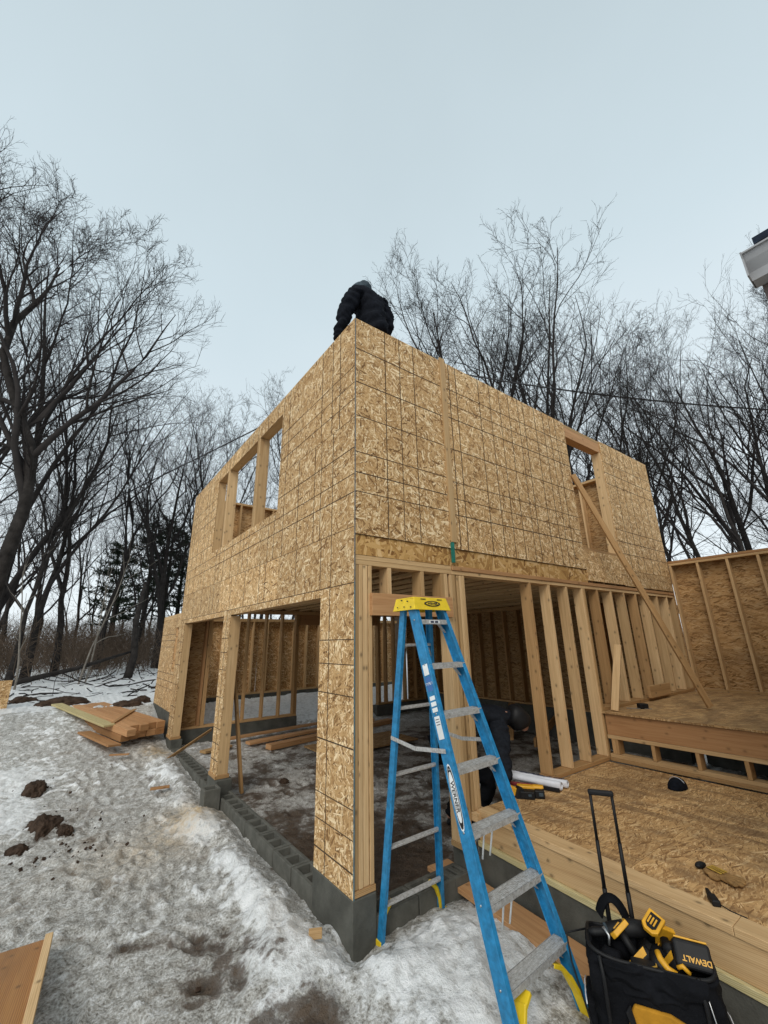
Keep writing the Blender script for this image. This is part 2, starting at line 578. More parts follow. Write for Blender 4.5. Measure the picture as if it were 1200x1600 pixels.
def text_mesh(name, s, size, mat, M4, parent, extrude=0.0006, bold=0.0):
    cu_ = bpy.data.curves.new(name, 'FONT')
    cu_.body = s
    cu_.size = size
    cu_.extrude = extrude
    cu_.offset = bold
    cu_.align_x = 'CENTER'
    cu_.align_y = 'CENTER'
    o = bpy.data.objects.new(name, cu_)
    COL.objects.link(o)
    dg = bpy.context.evaluated_depsgraph_get()
    me = bpy.data.meshes.new_from_object(o.evaluated_get(dg))
    bpy.data.objects.remove(o)
    me.materials.clear()
    me.materials.append(M[mat])
    w = wloc(parent) if parent else Vector((0, 0, 0))
    me.transform(Matrix.Translation(-w) @ M4)
    q = bpy.data.objects.new(name, me)
    COL.objects.link(q)
    q.parent = parent
    return q

def frame(origin, ux, uy):
    ux = Vector(ux).normalized()
    uy = Vector(uy)
    uy = (uy - ux * uy.dot(ux)).normalized()
    uz = ux.cross(uy)
    m = Matrix.Identity(4)
    for i in range(3):
        m[i][0], m[i][1], m[i][2], m[i][3] = ux[i], uy[i], uz[i], origin[i]
    return m

# ------------------------------------------------------------------ noise in numpy
def vnoise(x, y, seed=0):
    xi, yi = np.floor(x).astype(np.int64), np.floor(y).astype(np.int64)
    xf, yf = x - xi, y - yi
    u, v = xf * xf * (3 - 2 * xf), yf * yf * (3 - 2 * yf)
    def hsh(a, b):
        n = (a * 374761393 + b * 668265263 + seed * 974634777) & 0x7fffffff
        n = ((n ^ (n >> 13)) * 1274126177) & 0x7fffffff
        return ((n ^ (n >> 16)) & 0xffff) / 65535.0
    a, b, c, d = hsh(xi, yi), hsh(xi + 1, yi), hsh(xi, yi + 1), hsh(xi + 1, yi + 1)
    return (a * (1 - u) + b * u) * (1 - v) + (c * (1 - u) + d * u) * v

def fbm(x, y, f, oct=4, seed=0):
    s = 0
    a = 0.5
    for i in range(oct):
        s = s + a * vnoise(x * f + 17.3 * i, y * f - 9.1 * i, seed + i)
        f *= 2.03
        a *= 0.52
    return s

def sstep(a, b, x):
    t = np.clip((x - a) / (b - a), 0, 1)
    return t * t * (3 - 2 * t)

def gauss(x, y, cx, cy, rx, ry=None):
    ry = ry or rx
    return np.exp(-((x - cx) / rx) ** 2 - ((y - cy) / ry) ** 2)

# ------------------------------------------------------------------ ground
def base_height(x, y):
    x = np.asarray(x, float)
    y = np.asarray(y, float)
    out = np.interp(y, [-10, 2, 4.5, 5.5, 7, 8.9, 12, 20, 40, 200], [-.30, -.30, -.29, -.22, .0, .40, .48, .54, .62, 1.5])
    ins = np.interp(y, [-10, 2, 4.5, 6.7, 7.3, 8.9, 12, 20, 40, 200], [-.30, -.30, -.28, -.18, .02, .37, .46, .52, .62, 1.5])
    w = sstep(-.5, .1, x)
    z = out * (1 - w) + ins * w
    return z

def build_ground():
    def axis(lo, hi, flo, fhi, step):
        fine = np.arange(flo, fhi, step)
        a, b = [], []
        s, p = step, flo
        while p > lo:
            s *= 1.16
            p -= s
            a.append(p)
        s, p = step, fine[-1]
        while p < hi:
            s *= 1.16
            p += s
            b.append(p)
        return np.array(a[::-1] + list(fine) + b)
    xs = axis(-400, 400, -3.6, 3.2, 0.021)
    ys = axis(-30, 600, -2.2, 8.0, 0.024)
    X, Y = np.meshgrid(xs, ys)
    Z = base_height(X, Y)
    near = sstep(60, 12, np.hypot(X, Y))
    # icy lumps
    l1 = fbm(X, Y, 1.1, 3, 3) - .45
    wx = X + 0.12 * (fbm(X, Y, 3, 2, 60) - .4)
    wy = Y + 0.12 * (fbm(X, Y, 3, 2, 61) - .4)
    l2 = np.abs(fbm(wx, wy, 4.2, 3, 7) - .46) * 2
    l3 = fbm(wx, wy, 9.5, 4, 9) - .45
    l4 = np.clip(fbm(wx, wy, 7.5, 3, 31) - .52, 0, 1)
    l5 = np.abs(fbm(wx, wy, 17, 3, 51) - .46) * 2 + (fbm(X, Y, 27, 2, 52) - .4) * .5
    steps_ = 0 * X
    rg = np.random.default_rng(21)
    for k in range(150):
        if k < 95:
            fx, fy = rg.uniform(-1.9, -.35), rg.uniform(-.6, 6.2)
        else:
            fx, fy = rg.uniform(.3, 4.5), rg.uniform(.6, 5.5)
        an = rg.normal(0.15, .5)
        ca, sa_ = math.cos(an), math.sin(an)
        u_ = (X - fx) * ca + (Y - fy) * sa_
        v_ = -(X - fx) * sa_ + (Y - fy) * ca
        q_ = (u_ / .055) ** 2 + ((v_) / .145) ** 2
        steps_ = steps_ - .030 * np.exp(-q_ ** 2) + .012 * np.exp(-((np.sqrt(q_) - 1.5) / .35) ** 2)
    inside = sstep(0.1, 0.4, X) * sstep(0.1, 0.4, Y) * (1 - sstep(6.6, 6.9, Y))
    A = 1 - 0.35 * inside
    Z = Z + near * (0.07 * l1 + A * (0.026 * l2 + 0.040 * l3 + 0.10 * l4 + .020 * l5) + steps_)
    deckz = sstep(1.25, 1.35, X) * (1 - sstep(6.9, 7.2, X)) * (1 - sstep(0, .1, Y)) * sstep(-3.2, -3, Y)
    Z = Z - 0.08 * deckz
    # banks
    edge = fbm(X, Y, 2.4, 3, 40)
    bank = np.exp(-((X + .30 + .16 * (edge - .4)) / .16) ** 2) * sstep(.2, .7, Y) * (1 - sstep(5.5, 6.4, Y)) * np.clip(-.35 + 2.6 * edge, 0, 1.6)
    Z = Z + 0.085 * bank - .02 * np.exp(-((X + .02) / .10) ** 2) * sstep(.3, .6, Y) * (1 - sstep(5.5, 6.2, Y))
    Z = Z + .075 * np.exp(-((X + .16) / .17) ** 2) * sstep(.45, .9, Y) * (1 - sstep(2.9, 3.2, Y)) + .05 * np.exp(-((X + .16) / .17) ** 2) * sstep(3.7, 4.0, Y) * (1 - sstep(6.0, 6.4, Y))
    c1 = gauss(X, Y, -.40, .15, .28, .35) * .15 + gauss(X, Y, .62, -.40, .40, .34) * .12 + gauss(X, Y, .25, -.80, .60, .42) * .09 + gauss(X, Y, .05, -.38, .25, .2) * .07
    Z = Z + c1 * (.6 + .9 * edge) + np.clip(c1 / .1, 0, 1) * (.05 * (fbm(wx, wy, 6, 4, 71) - .45) + .045 * np.abs(fbm(wx, wy, 11, 3, 72) - .45))
    # keep clear of the pier foot and the ladder feet
    clear = gauss(X, Y, 0.05, -.03, .13) * .08
    Z = Z - clear
    lf = gauss(X, Y, -2.15, 4.4, .35, .7) * .08 + gauss(X, Y, -2.3, 5.9, .6, .6) * .08
    Z = Z + lf * (.4 + edge)
    # smooth wet mud between door and deck
    wet = gauss(X, Y, .75, 1.1, .65, .75)
    Z = Z * (1 - .75 * np.clip(wet * 1.4, 0, 1)) + (-.31) * .75 * np.clip(wet * 1.4, 0, 1)
    # far drifts
    far = sstep(9, 11, Y)
    Z = Z + far * (0.22 * (fbm(X, Y, .35, 3, 21) - .45) + .10 * (fbm(X, Y, 1.1, 3, 23) - .45)) * sstep(200, 40, Y)
    snow = 0.22 + 0 * X
    snow += .55 * np.clip(bank, 0, 1) + .62 * np.clip(c1 / .1, 0, 1) + .8 * np.clip(lf / .08, 0, 1)
    snow += .9 * sstep(8.2, 10.5, Y) - .12 * sstep(5, 3, Y) * sstep(-.5, -1.2, X)
    snow += .22 * gauss(X, Y, -1.9, 7.9, 1.0, .6)
    snow += 2.0 * l4 * near + .35 * np.clip(l5 - .25, -.2, .5) * near
    snow -= .30 * inside + .9 * np.clip(wet, 0, 1)
    snow += .5 * inside * sstep(4.6, 6.2, Y)
    snow += 1.3 * sstep(6.9, 7.2, Y) * sstep(0.1, .3, X)
    mud = .18 + .36 * inside * (1 - sstep(4.6, 6.0, Y) * .6) + .8 * wet - .4 * far
    mud = mud - .25 * np.clip(c1 / .1, 0, 1) - .3 * bank
    mud += .42 * gauss(X, Y, -1.75, 3.75, .35, .35) + .25 * gauss(X, Y, -1.9, 5.2, .2, .3)
    mud += .28 * gauss(X, Y, -.7, .1, .5, .8) + .2 * gauss(X, Y, -.3, -.6, .5, .5) + .5 * gauss(X, Y, .02, -1.12, .14, .10) + .35 * gauss(X, Y, -.45, -.35, .22, .3) + .34 * gauss(X, Y, -.62, .35, .22, .30) + .34 * gauss(X, Y, -.78, .75, .16, .22) + .30 * gauss(X, Y, -1.35, .95, .3, .16) + .28 * gauss(X, Y, -.35, .55, .12, .2)
    mud += .30 * gauss(X, Y, -1.5, 10.2, 2.2, .5) * (Y > 8.6)
    saw = gauss(X, Y, -.32, 3.1, .34, .42) * 1.0 + gauss(X, Y, -.25, 6.2, .25, .4) + .4 * gauss(X, Y, -.9, 2.6, .6, .5)
    mud = mud + np.clip(-steps_ / .03, 0, 1) * .16
    snow = snow + np.clip(steps_ / .012, 0, 1) * .10
    ny, nx = X.shape
    me = bpy.data.meshes.new('ground')
    V = np.stack([X.ravel(), Y.ravel(), Z.ravel()], 1)
    idx = np.arange(ny * nx).reshape(ny, nx)
    F = np.stack([idx[:-1, :-1].ravel(), idx[:-1, 1:].ravel(), idx[1:, 1:].ravel(), idx[1:, :-1].ravel()], 1)
    me.vertices.add(len(V))
    me.vertices.foreach_set('co', V.astype(np.float32).ravel())
    me.loops.add(F.size)
    me.loops.foreach_set('vertex_index', F.astype(np.int32).ravel())
    me.polygons.add(len(F))
    me.polygons.foreach_set('loop_start', np.arange(0, F.size, 4, dtype=np.int32))
    me.polygons.foreach_set('use_smooth', np.ones(len(F), bool))
    me.update(calc_edges=True)
    for nm, arr in (('snow', snow), ('mud', mud), ('saw', np.clip(saw, 0, 1))):
        a = me.attributes.new(nm, 'FLOAT', 'POINT')
        a.data.foreach_set('value', arr.astype(np.float32).ravel())
    me.materials.append(M['ground'])
    o = bpy.data.objects.new('ground', me)
    COL.objects.link(o)
    o['kind'] = 'structure'
    return o
build_ground()

# ------------------------------------------------------------------ the unfinished house
XR, YL, T, WP, S2 = 6.884, 6.90, 5.003, 2.467, 2.657
house = thing('unfinished_house', 'two storey house frame of bare strand board sheathing and open studs standing in the snow',
              'house', (0, 0, 0))

def sheet(mb, plane, off, u0, u1, z0, z1, th=.011, holes=(), hl=(), vl=(), mi=0, lmi=1, lw=.0042, tone=None, sgn=-1, lines=True):
    """one strand board sheet in the plane X=off ('L') or Y=off ('R'), with rectangular holes and printed nailing lines"""
    tone = random.random() if tone is None else tone
    offs = (random.uniform(0, 40), random.uniform(0, 40))
    us = sorted(set([u0, u1] + [min(max(q, u0), u1) for h in holes for q in (h[0], h[1])]))
    zs = sorted(set([z0, z1] + [min(max(q, z0), z1) for h in holes for q in (h[2], h[3])]))
    def inhole(u, z):
        return any(h[0] < u < h[1] and h[2] < z < h[3] for h in holes)
    def put(ua, ub, za, zb, d0, d1, m_, tn, of):
        cu_, cz = (ua + ub) / 2, (za + zb) / 2
        o2 = (of[0] + cu_, of[1] + cz)
        if plane == 'L':
            mb.obox(((d0 + d1) / 2, cu_, cz), ((0, 1, 0), (0, 0, 1), (1, 0, 0)), ((ub - ua) / 2, (zb - za) / 2, abs(d1 - d0) / 2), m_, tn, o2, 0)
        else:
            mb.obox((cu_, (d0 + d1) / 2, cz), ((1, 0, 0), (0, 0, 1), (0, 1, 0)), ((ub - ua) / 2, (zb - za) / 2, abs(d1 - d0) / 2), m_, tn, o2, 0)
    for i in range(len(us) - 1):
        for j in range(len(zs) - 1):
            if us[i + 1] - us[i] > 1e-4 and zs[j + 1] - zs[j] > 1e-4 and not inhole((us[i] + us[i + 1]) / 2, (zs[j] + zs[j + 1]) / 2):
                put(us[i], us[i + 1], zs[j], zs[j + 1], off, off - sgn * th, mi, tone, offs)
    if not lines:
        return
    e0, e1 = off + sgn * .0012, off + sgn * .00005
    for z in hl:
        if z0 < z < z1:
            for i in range(len(us) - 1):
                if not inhole((us[i] + us[i + 1]) / 2, z) and us[i + 1] - us[i] > .01:
                    w = lw * random.uniform(.75, 1.25)
                    put(us[i] + .003, us[i + 1] - .003, z - w, z + w, e0, e1, lmi, .5, offs)
    for u in vl:
        if u0 < u < u1:
            for j in range(len(zs) - 1):
                if not inhole(u, (zs[j] + zs[j + 1]) / 2) and zs[j + 1] - zs[j] > .01:
                    w = lw * random.uniform(.9, 1.3)
                    put(u - w, u + w, zs[j] + .003, zs[j + 1] - .003, e0 + sgn * .0004, e1, lmi, .5, offs)

# --- long left wall (plane X = 0)
mb = MB()
win = [(1.84, 4.93, 3.34, 4.75)]
HA, HB = (4.41, 4.22, 4.03), (3.50, 3.23, 3.05)
ya = [0, 1.22 - .02, 3.64, 6.08, YL]
for i in range(4):
    sheet(mb, 'L', 0, ya[i] + .0015, ya[i + 1] - .0015, 3.823, T, holes=win, hl=HA, vl=[ya[i] + q for q in ((.29, .45, .69) if i == 0 else (.4, .6, .81, 1.2, 1.6, 1.83, 2.04))])
yb = [0, 2.44, 4.88, YL]
for i in range(3):
    sheet(mb, 'L', 0, yb[i] + .0015, yb[i + 1] - .0015, 2.723, 3.817, holes=win, hl=HB, vl=[yb[i] + q for q in (.41, .66, .81, 1.22, 1.63, 1.9, 2.1)])
yc = [0, 1.7, 4.1, YL]
for i in range(3):
    sheet(mb, 'L', 0, yc[i] + .0015, yc[i + 1] - .0015, 2.222, 2.717, vl=[yc[i] + q for q in (.41, .62, 1.2, 1.83)])
doors = [(.60, 3.43, -1, 2.14), (3.75, 6.48, -1, 2.14)]
HD = (1.75, 1.55, 1.31, .94, .54, .35, .15)
sheet(mb, 'L', 0, 0, 1.2, .0, 2.214, holes=doors, hl=HD, vl=(.42,))
sheet(mb, 'L', 0, 1.2, 3.6, .0, 2.214, holes=doors, hl=[z + .06 for z in HD], vl=(3.58,))
sheet(mb, 'L', 0, 3.6, 6.2, .0, 2.214, holes=doors, hl=[z + .06 for z in HD], vl=())
sheet(mb, 'L', 0, 6.2, YL, .0, 2.214, holes=doors, hl=[z + .03 for z in HD], vl=(6.66,))
# dark gaps between sheets, thick ink line at the storey seam, painted sheet edge at the corner
for z in (2.218, 2.72, 3.82):
    for (a, b) in (((0, 1.84), (4.93, YL)) if 3.3 < z < 4.7 else ((0, YL),)):
        mb.box((.002, a, z - .0045), (.0095, b, z + .0045), 1, .5)
for y_ in ya[1:4]:
    mb.box((.0015, y_ - .0022, 4.76 if 1.8 < y_ < 4.9 else 3.83), (.009, y_ + .0022, T), 1, .5)
for y_ in yb[1:3]:
    mb.box((.0015, y_ - .0022, 2.73), (.009, y_ + .0022, 3.33), 1, .5)
for y_ in yc[1:3]:
    mb.box((.0015, y_ - .0022, 2.225), (.009, y_ + .0022, 2.71), 1, .5)
mb.box((.0005, -.0035, 2.22), (.0105, -.0005, T), 3, .5)
mb.box((.0005, -.0035, .0), (.0105, -.0005, 2.22), 2, .5)
lw_ = mb.build('wall_sheathing', ['osb', 'line', 'edge_blue', 'edge_grey'], house)
lw_['label'] = 'long strand board wall with the garage openings and upper window band'

def stud(name, parent, a, b, mat='lumber', tone=None, bevel=.002):
    return B(name, a, b, mat, parent, bevel, tone, 2 if abs(b[2] - a[2]) > .3 else None)

FR0, FR1 = .0125, .152   # framing depth behind the sheathing
# window posts of the band, jambs, header and sill
for (y0, y1) in ((2.70, 2.815), (4.22, 4.335), (4.935, 5.02), (1.745, 1.835)):
    n = 3 if y1 - y0 > .1 else 2
    for k in range(n):
        w = (y1 - y0) / n
        xa = -.0 if n == 3 else FR0
        stud('stud', lw_, (xa + .002, y0 + k * w + .0006, 3.34), (FR1, y0 + (k + 1) * w - .0006, 4.748))
MB().box((FR0, 1.75, 4.752), (FR1, 5.0, 4.90), 0, .4).build('window_header', 'lumber', lw_, .002)
B('top_plate', (FR0, .16, 4.903), (FR1, YL - .16, 4.951), 'lumber', lw_)
B('top_plate', (FR0, .02, 4.953), (FR1, YL - .02, 5.000), 'lumber', lw_)
B('window_sill', (FR0, 1.84, 3.293), (FR1, 4.93, 3.338), 'lumber', lw_)
for y in list(np.arange(.2, 1.7, .406)) + list(np.arange(5.3, 6.8, .406)):
    stud('stud', lw_, (FR0, y, 2.76), (FR1, y + .038, 4.90))
# garage door framing
for (y0, y1) in ((3.43, 3.75), (6.48, 6.885)):
    n = 4
    w = (y1 - y0) / n
    for k in range(n):
        stud('stud', lw_, (FR0, y0 + k * w + .0006, .045), (FR1, y0 + (k + 1) * w - .0006, 2.13))
    B('bottom_plate', (FR0 - .03, y0 - .015, .002), (FR1 + .02, y1, .043), 'lumber_dark', lw_, .002)
MB().box((FR0, .03, 2.142), (FR1, YL - .02, 2.38)).build('door_header', 'lumber_dark', lw_, .002)
B('top_plate', (FR0, .16, 2.383), (FR1, YL - .02, 2.462), 'lumber', lw_)
for y in (.215, .50, .558):
    stud('stud', lw_, (FR0, y, .045), (FR1, y + .038, 2.14))
B('bottom_plate', (FR0, .16, .002), (FR1, .60, .043), 'lumber', lw_)

# --- front wall (plane Y = 0), upper storey
mb = MB()
HF = (4.63, 4.23, 3.85, 3.46, 3.25, 3.06)
sheet(mb, 'R', 0, .0125, 1.215, S2, T, hl=HF, vl=(.385, .585, .79), tone=.4)
sheet(mb, 'R', 0, 1.222, 3.93, S2, T, hl=(4.64, 4.44, 4.25, 3.84, 3.43, 3.23, 3.04), vl=(1.36, 1.48, 1.9, 2.12, 2.32, 2.52, 2.73, 2.86, 3.13, 3.34, 3.5, 3.66), tone=.6)
sheet(mb, 'R', 0, 5.05, XR, 2.75, T, hl=(4.62, 4.42, 4.22, 3.42, 3.22, 3.02), vl=(5.4, 5.66, 5.9, 6.2, 6.48), tone=.7)
mb.box((.0125, .001, S2 - .004), (3.93, .0105, S2 - .0005), 1, .5)
fw = mb.build('wall_sheathing', ['osb', 'line'], house)
fw['label'] = 'upper front strand board wall with one tall narrow window opening'
MB().box((1.205, -.022, 2.72), (1.285, -.0015, 5.03), 0, .3).build('batten', 'lumber', fw, .001)
MB().box((1.20, -.024, 2.50), (1.235, -.0015, 2.715)).build('tape_strip', 'green', fw)
# rim board and plates under it
mb = MB()
mb.box((.014, FR0, 2.470), (1.18, .05, 2.715), 0, .6)
mb.box((1.19, FR0, 2.470), (3.93, .05, 2.715), 0, .4)
rb = mb.build('rim_board', 'osb_gold', fw)
B('panel_strip', (3.932, .0, 2.50), (5.048, .0115, 2.945), 'osb', fw)
B('panel_strip', (5.052, .0, 2.49), (XR, .0115, 2.744), 'osb', fw)
B('top_plate', (.02, FR0, 2.424), (1.20, .15, 2.466), 'lumber', fw, .002, .8)
B('top_plate', (.02, FR0, 2.380), (1.20, .15, 2.422), 'lumber', fw, .002, .6)
MB().box((1.205, FR0 - .012, 2.424), (XR - .01, .15, 2.468), 0, .5).build('top_plate', 'lumber_red', fw, .002)
MB().box((1.205, FR0, 2.380), (XR - .01, .15, 2.422), 0, .9).build('top_plate', 'lumber', fw, .002)
# narrow window
B('window_sill', (3.94, FR0, 2.947), (5.0, .155, 2.99), 'lumber_dark', fw, .002)
B('window_header', (3.90, FR0, 4.78), (5.06, .152, 4.95), 'lumber_red', fw, .002)
B('top_plate', (.16, FR0, 4.952), (XR - .16, .152, 5.0), 'lumber', fw, .002)
for x in (3.86, 3.90, 5.002, 5.042):
    stud('stud', fw, (x, FR0, 2.76), (x + .038, .152, 4.778))
for x in np.arange(.4, 6.8, .406):
    if not 3.6 < x < 5.1:
        stud('stud', fw, (x, .0125, 2.76), (x + .038, .152, 4.95))

# --- front wall, lower storey framing
mb = MB().box((.0, 0, -1), (.001, .001, -.999))
for i, (x0, x1) in enumerate(((.0125, .052), (.054, .093), (.096, .150), (.153, .192))):
    stud('stud', fw, (x0 + .0015, FR0 - (.006 if i % 2 else 0), .044), (x1 - .0015, .150, 2.378), 'lumber', (.15, .75, 1.0, .55)[i], .0035)
B('bottom_plate', (.012, .004, .002), (.20, .152, .042), 'lumber_dark', fw, .002)
MB().box((.165, -.033, 1.945), (1.145, .0085, 2.135), 0, .8).build('door_header', 'lumber_red', fw, .002)
MB().box((.196, .05, 1.96), (1.12, .15, 2.125), 0, .3).build('door_header', 'lumber', fw, .002)
for x in (.372, .775, 1.045, 1.092):
    stud('stud', fw, (x, FR0, 2.137), (x + .042, .15, 2.378), 'lumber')
for x in (1.125, 1.168, 1.211):
    stud('stud', fw, (x, FR0 + .003 * (x > 1.15), .046), (x + .0395, .150, 1.943 if x < 1.15 else 2.378), 'lumber', random.random(), .003)
for x in (1.275, 1.314, 1.353):
    stud('stud', fw, (x, FR0 + random.uniform(0, .006), .256), (x + .036, .150, 2.378), 'lumber', random.random(), .003)
B('bottom_plate', (1.12, -.01, .004), (1.262, .155, .044), 'lumber', fw, .002)
B('bottom_plate', (1.265, -.045, .190), (1.44, .155, .254), 'lumber', fw, .002)
for i, x in enumerate(np.arange(2.52, 6.85, .402)):
    lo = .318 if x < 3.75 else .866
    t_ = (.6, .95, .55, 1.0, .3, .8, .45)[i % 7]
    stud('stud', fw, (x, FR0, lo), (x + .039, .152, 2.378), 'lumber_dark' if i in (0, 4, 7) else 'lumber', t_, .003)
stud('stud', fw, (3.755, FR0 - .008, .318), (3.795, .152, 2.378), 'lumber')
B('corner_filler', (6.8865, -.0, .826), (6.9035, .15, 3.04), 'lumber', fw)
stud('stud', fw, (6.846, FR0, .866), (6.884, .152, 2.378))
B('bottom_plate', (2.49, -.002, .274), (3.80, .156, .316), 'lumber_dark', fw, .002)
B('bottom_plate', (3.80, -.002, .824), (6.88, .156, .864), 'lumber_dark', fw, .002)
B('temporary_block', (5.05, -.06, .868), (5.75, -.02, 1.03), 'lumber_dark', fw, .002)

# --- far and side walls of the main block
mb = MB()
sheet(mb, 'R', YL, .0125, 1.2, 2.66, T - .002, sgn=1, lines=False)
sheet(mb, 'R', YL, 1.2, 3.64, 2.66, T - .002, sgn=1, lines=False)
sheet(mb, 'R', YL, 3.64, 6.08, 2.66, T - .002, sgn=1, lines=False)
sheet(mb, 'R', YL, 6.08, XR, 2.66, T - .002, sgn=1, lines=False)
sheet(mb, 'R', YL, .0125, .55, .12, 2.655, sgn=1, lines=False)
sheet(mb, 'R', YL, 6.2, XR, .12, 2.655, sgn=1, lines=False)
bw = mb.build('wall_sheathing', 'osb_in', house)
bw['label'] = 'far strand board wall of the main block'
mb = MB()
for a in (0.0, 2.44, 4.88):
    sheet(mb, 'L', XR, a, min(a + 2.44, YL - .002), 2.66, T - .003, sgn=1, lines=False)
    sheet(mb, 'L', XR, a, min(a + 2.44, YL - .002), .28, 2.655, sgn=1, lines=False)
sw = mb.build('wall_sheathing', 'osb_in', house)
sw['label'] = 'right side strand board wall of the main block'
for x in np.arange(.6, 6.8, .406):
    stud('stud', bw, (x, YL - .152, 2.76), (x + .038, YL - .0125, 4.95), 'lumber')
for y in np.arange(.5, 6.7, .406):
    stud('stud', sw, (XR - .152, y, 2.76), (XR - .0125, y + .038, 4.95), 'lumber')
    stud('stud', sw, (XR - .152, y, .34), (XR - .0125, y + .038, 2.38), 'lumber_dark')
B('top_plate', (.16, YL - .152, 4.952), (XR - .16, YL - .0125, 5.0), 'lumber', bw)
B('top_plate', (XR - .152, .02, 4.952), (XR - .0125, YL - .02, 5.0), 'lumber', sw)
B('top_plate', (XR - .152, .16, 2.382), (XR - .0125, YL - .16, 2.463), 'lumber_dark', sw)
B('bottom_plate', (XR - .152, .16, .30), (XR - .0125, YL - .02, .338), 'lumber_dark', sw)
for x in (.56, .60, 1.02, 1.42, 1.84, 2.24, 2.60, 2.645, 5.06, 5.10, 5.33, 5.62, 6.0, 6.4, 6.7):
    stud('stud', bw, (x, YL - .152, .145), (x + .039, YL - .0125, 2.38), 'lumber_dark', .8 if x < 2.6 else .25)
MB().box((.50, YL - .165, .146), (.545, YL - .02, 2.38), 0, .5).build('jack_stud', 'lumber_red', bw)
B('top_plate', (.16, YL - .152, 2.383), (XR - .16, YL - .0125, 2.462), 'lumber_dark', bw)
B('bottom_plate', (.16, YL - .152, .10), (2.69, YL - .0125, .143), 'lumber_dark', bw, .002)
B('bottom_plate', (5.05, YL - .152, .10), (XR - .02, YL - .0125, .143), 'lumber_dark', bw, .002)
MB().box((2.70, YL - .14, 2.14), (5.04, YL - .02, 2.38)).build('door_header', 'lumber_red', bw)

# --- ceiling joists and upper floor
mb = MB()
mb.box((.05, .06, 2.716), (XR - .03, YL - .03, 2.734), 0, .5, None, 1)
fl = mb.build('upper_floor', 'osb_in', house)
for i, x in enumerate(np.arange(.22, 6.8, .352)):
    tn_ = random.uniform(.3, 1)
    jm = MB().box((x, .055, 2.470), (x + .064, YL - .05, 2.508), 0, tn_)
    jm.box((x + .027, .056, 2.5085), (x + .037, YL - .051, 2.676), 1, .2)
    jm.box((x, .055, 2.6765), (x + .064, YL - .05, 2.714), 0, tn_)
    jm.build('joist', ['lumber', 'osb_in'], fl)
mb = MB()
mb.box((.0125, .055, 2.470), (.045, YL - .03, 2.714))
mb.box((.06, YL - .045, 2.470), (XR - .03, YL - .0135, 2.714))
mb.box((XR - .045, .06, 2.470), (XR - .0135, YL - .05, 2.714))
mb.build('rim_board', 'osb_gold', fl)

# --- single storey wing behind
mb = MB()
YW, ZW0, ZW1 = 8.87, .43, 2.38
hw = [(7.0, 7.26, 1.19, 2.09)]
sheet(mb, 'L', 0, YL + .014, YW, .43, ZW1 - .08, holes=hw, hl=(1.95, 1.82, 1.68, 1.13, .98, .84), vl=(7.3,))
for a in (0.0125, 2.44, 4.88):
    sheet(mb, 'R', YW, a, a + 2.42, ZW0, ZW1 - .002, sgn=1, lines=False)
wg = mb.build('wing_wall', ['osb', 'line'], house)
wg['label'] = 'low single storey wing wall beyond the main block'
mb = MB()
for a in (0.0125, 2.44, 4.88):
    sheet(mb, 'R', YW - .0008, a, a + 2.42, ZW0, ZW1 - .09, th=-.0005, sgn=1, lines=False)
B('top_plate', (-.002, YL + .014, ZW1 - .078), (.15, YW - .002, ZW1 - .0), 'lumber', wg)
B('top_plate', (.16, YW - .15, ZW1 - .085), (7.28, YW - .0125, ZW1 - .004), 'lumber', wg)
B('bottom_plate', (.02, YW - .15, ZW0 + .002), (7.28, YW - .0125, ZW0 + .042), 'lumber', wg)
for x in np.arange(.2, 7.2, .406):
    stud('stud', wg, (x, YW - .15, ZW0 + .044), (x + .038, YW - .0125, ZW1 - .087), 'lumber', .8)
for y in (6.94, 6.962, 7.262, 7.66, 8.06, 8.46):
    stud('stud', wg, (.0125, y, ZW0 + .01), (.15, y + .036 if y > 6.95 else y + .02, ZW1 - .08), 'lumber')
B('window_blocking', (.03, 7.0, 1.15), (.14, 7.26, 1.188), 'lumber', wg)
MB().box((.05, 7.002, 1.19), (.062, 7.258, 2.09), 0, .6).build('window_board', 'lumber_red', wg)
MB().bar((5.0, YW - .17, .95), (6.2, YW - .17, 1.55), .09, .038, (0, 0, 1)).build('diagonal_brace', 'lumber', wg)

# --- foundation
fd = MB().box((-.008, -.006, -.46), (.20, .60, -.001), 0, .5).build('foundation_pier', 'parge', house, .006)
for (p_, q_) in (((-.008, 3.36, -.46), (.20, 3.80, -.001)), ((-.008, 6.44, -.40), (.20, YL + .02, -.001)), ((1.18, .0, -.46), (1.30, .20, .0))):
    MB().box(p_, q_).build('foundation_pier', 'parge', house, .006)
fdw = []
for (p_, q_) in (((.205, YL - .17, -.40), (2.70, YL + .02, .097)), ((4.98, YL - .17, -.40), (XR + .02, YL + .02, .097)),
                 ((XR - .18, .2, -.40), (XR + .02, YL - .18, .296)), ((.0, YL + .024, -.20), (.18, YW + .02, ZW0 - .002)),
                 ((.19, YW - .17, -.10), (7.3, YW + .02, ZW0 - .002))):
    MB().box(p_, q_).build('foundation_wall', 'parge', house, .006)
def cmu(parent, x, y, z, along='y', name='concrete_block', L=.39):
    mb = MB()
    t = random.random()
    w = .195
    def bb(a0, a1, b0, b1, z0, z1):
        if along == 'y':
            mb.box((x + b0, y + a0, z + z0), (x + b1, y + a1, z + z1), 0, t)
        else:
            mb.box((x + a0, y + b0, z + z0), (x + a1, y + b1, z + z1), 0, t)
    bb(0, L, 0, .034, -.19, 0)
    bb(0, L, w - .034, w, -.19, 0)
    for a, q in ((0, .032), (L / 2 - .022, L / 2 + .022), (L - .032, L)):
        bb(a, q, .034, w - .034, -.19, 0)
    bb(.032, L - .032, .034, w - .034, -.19, -.10)
    return mb.build(name, 'concrete', parent, .003)
y = .62
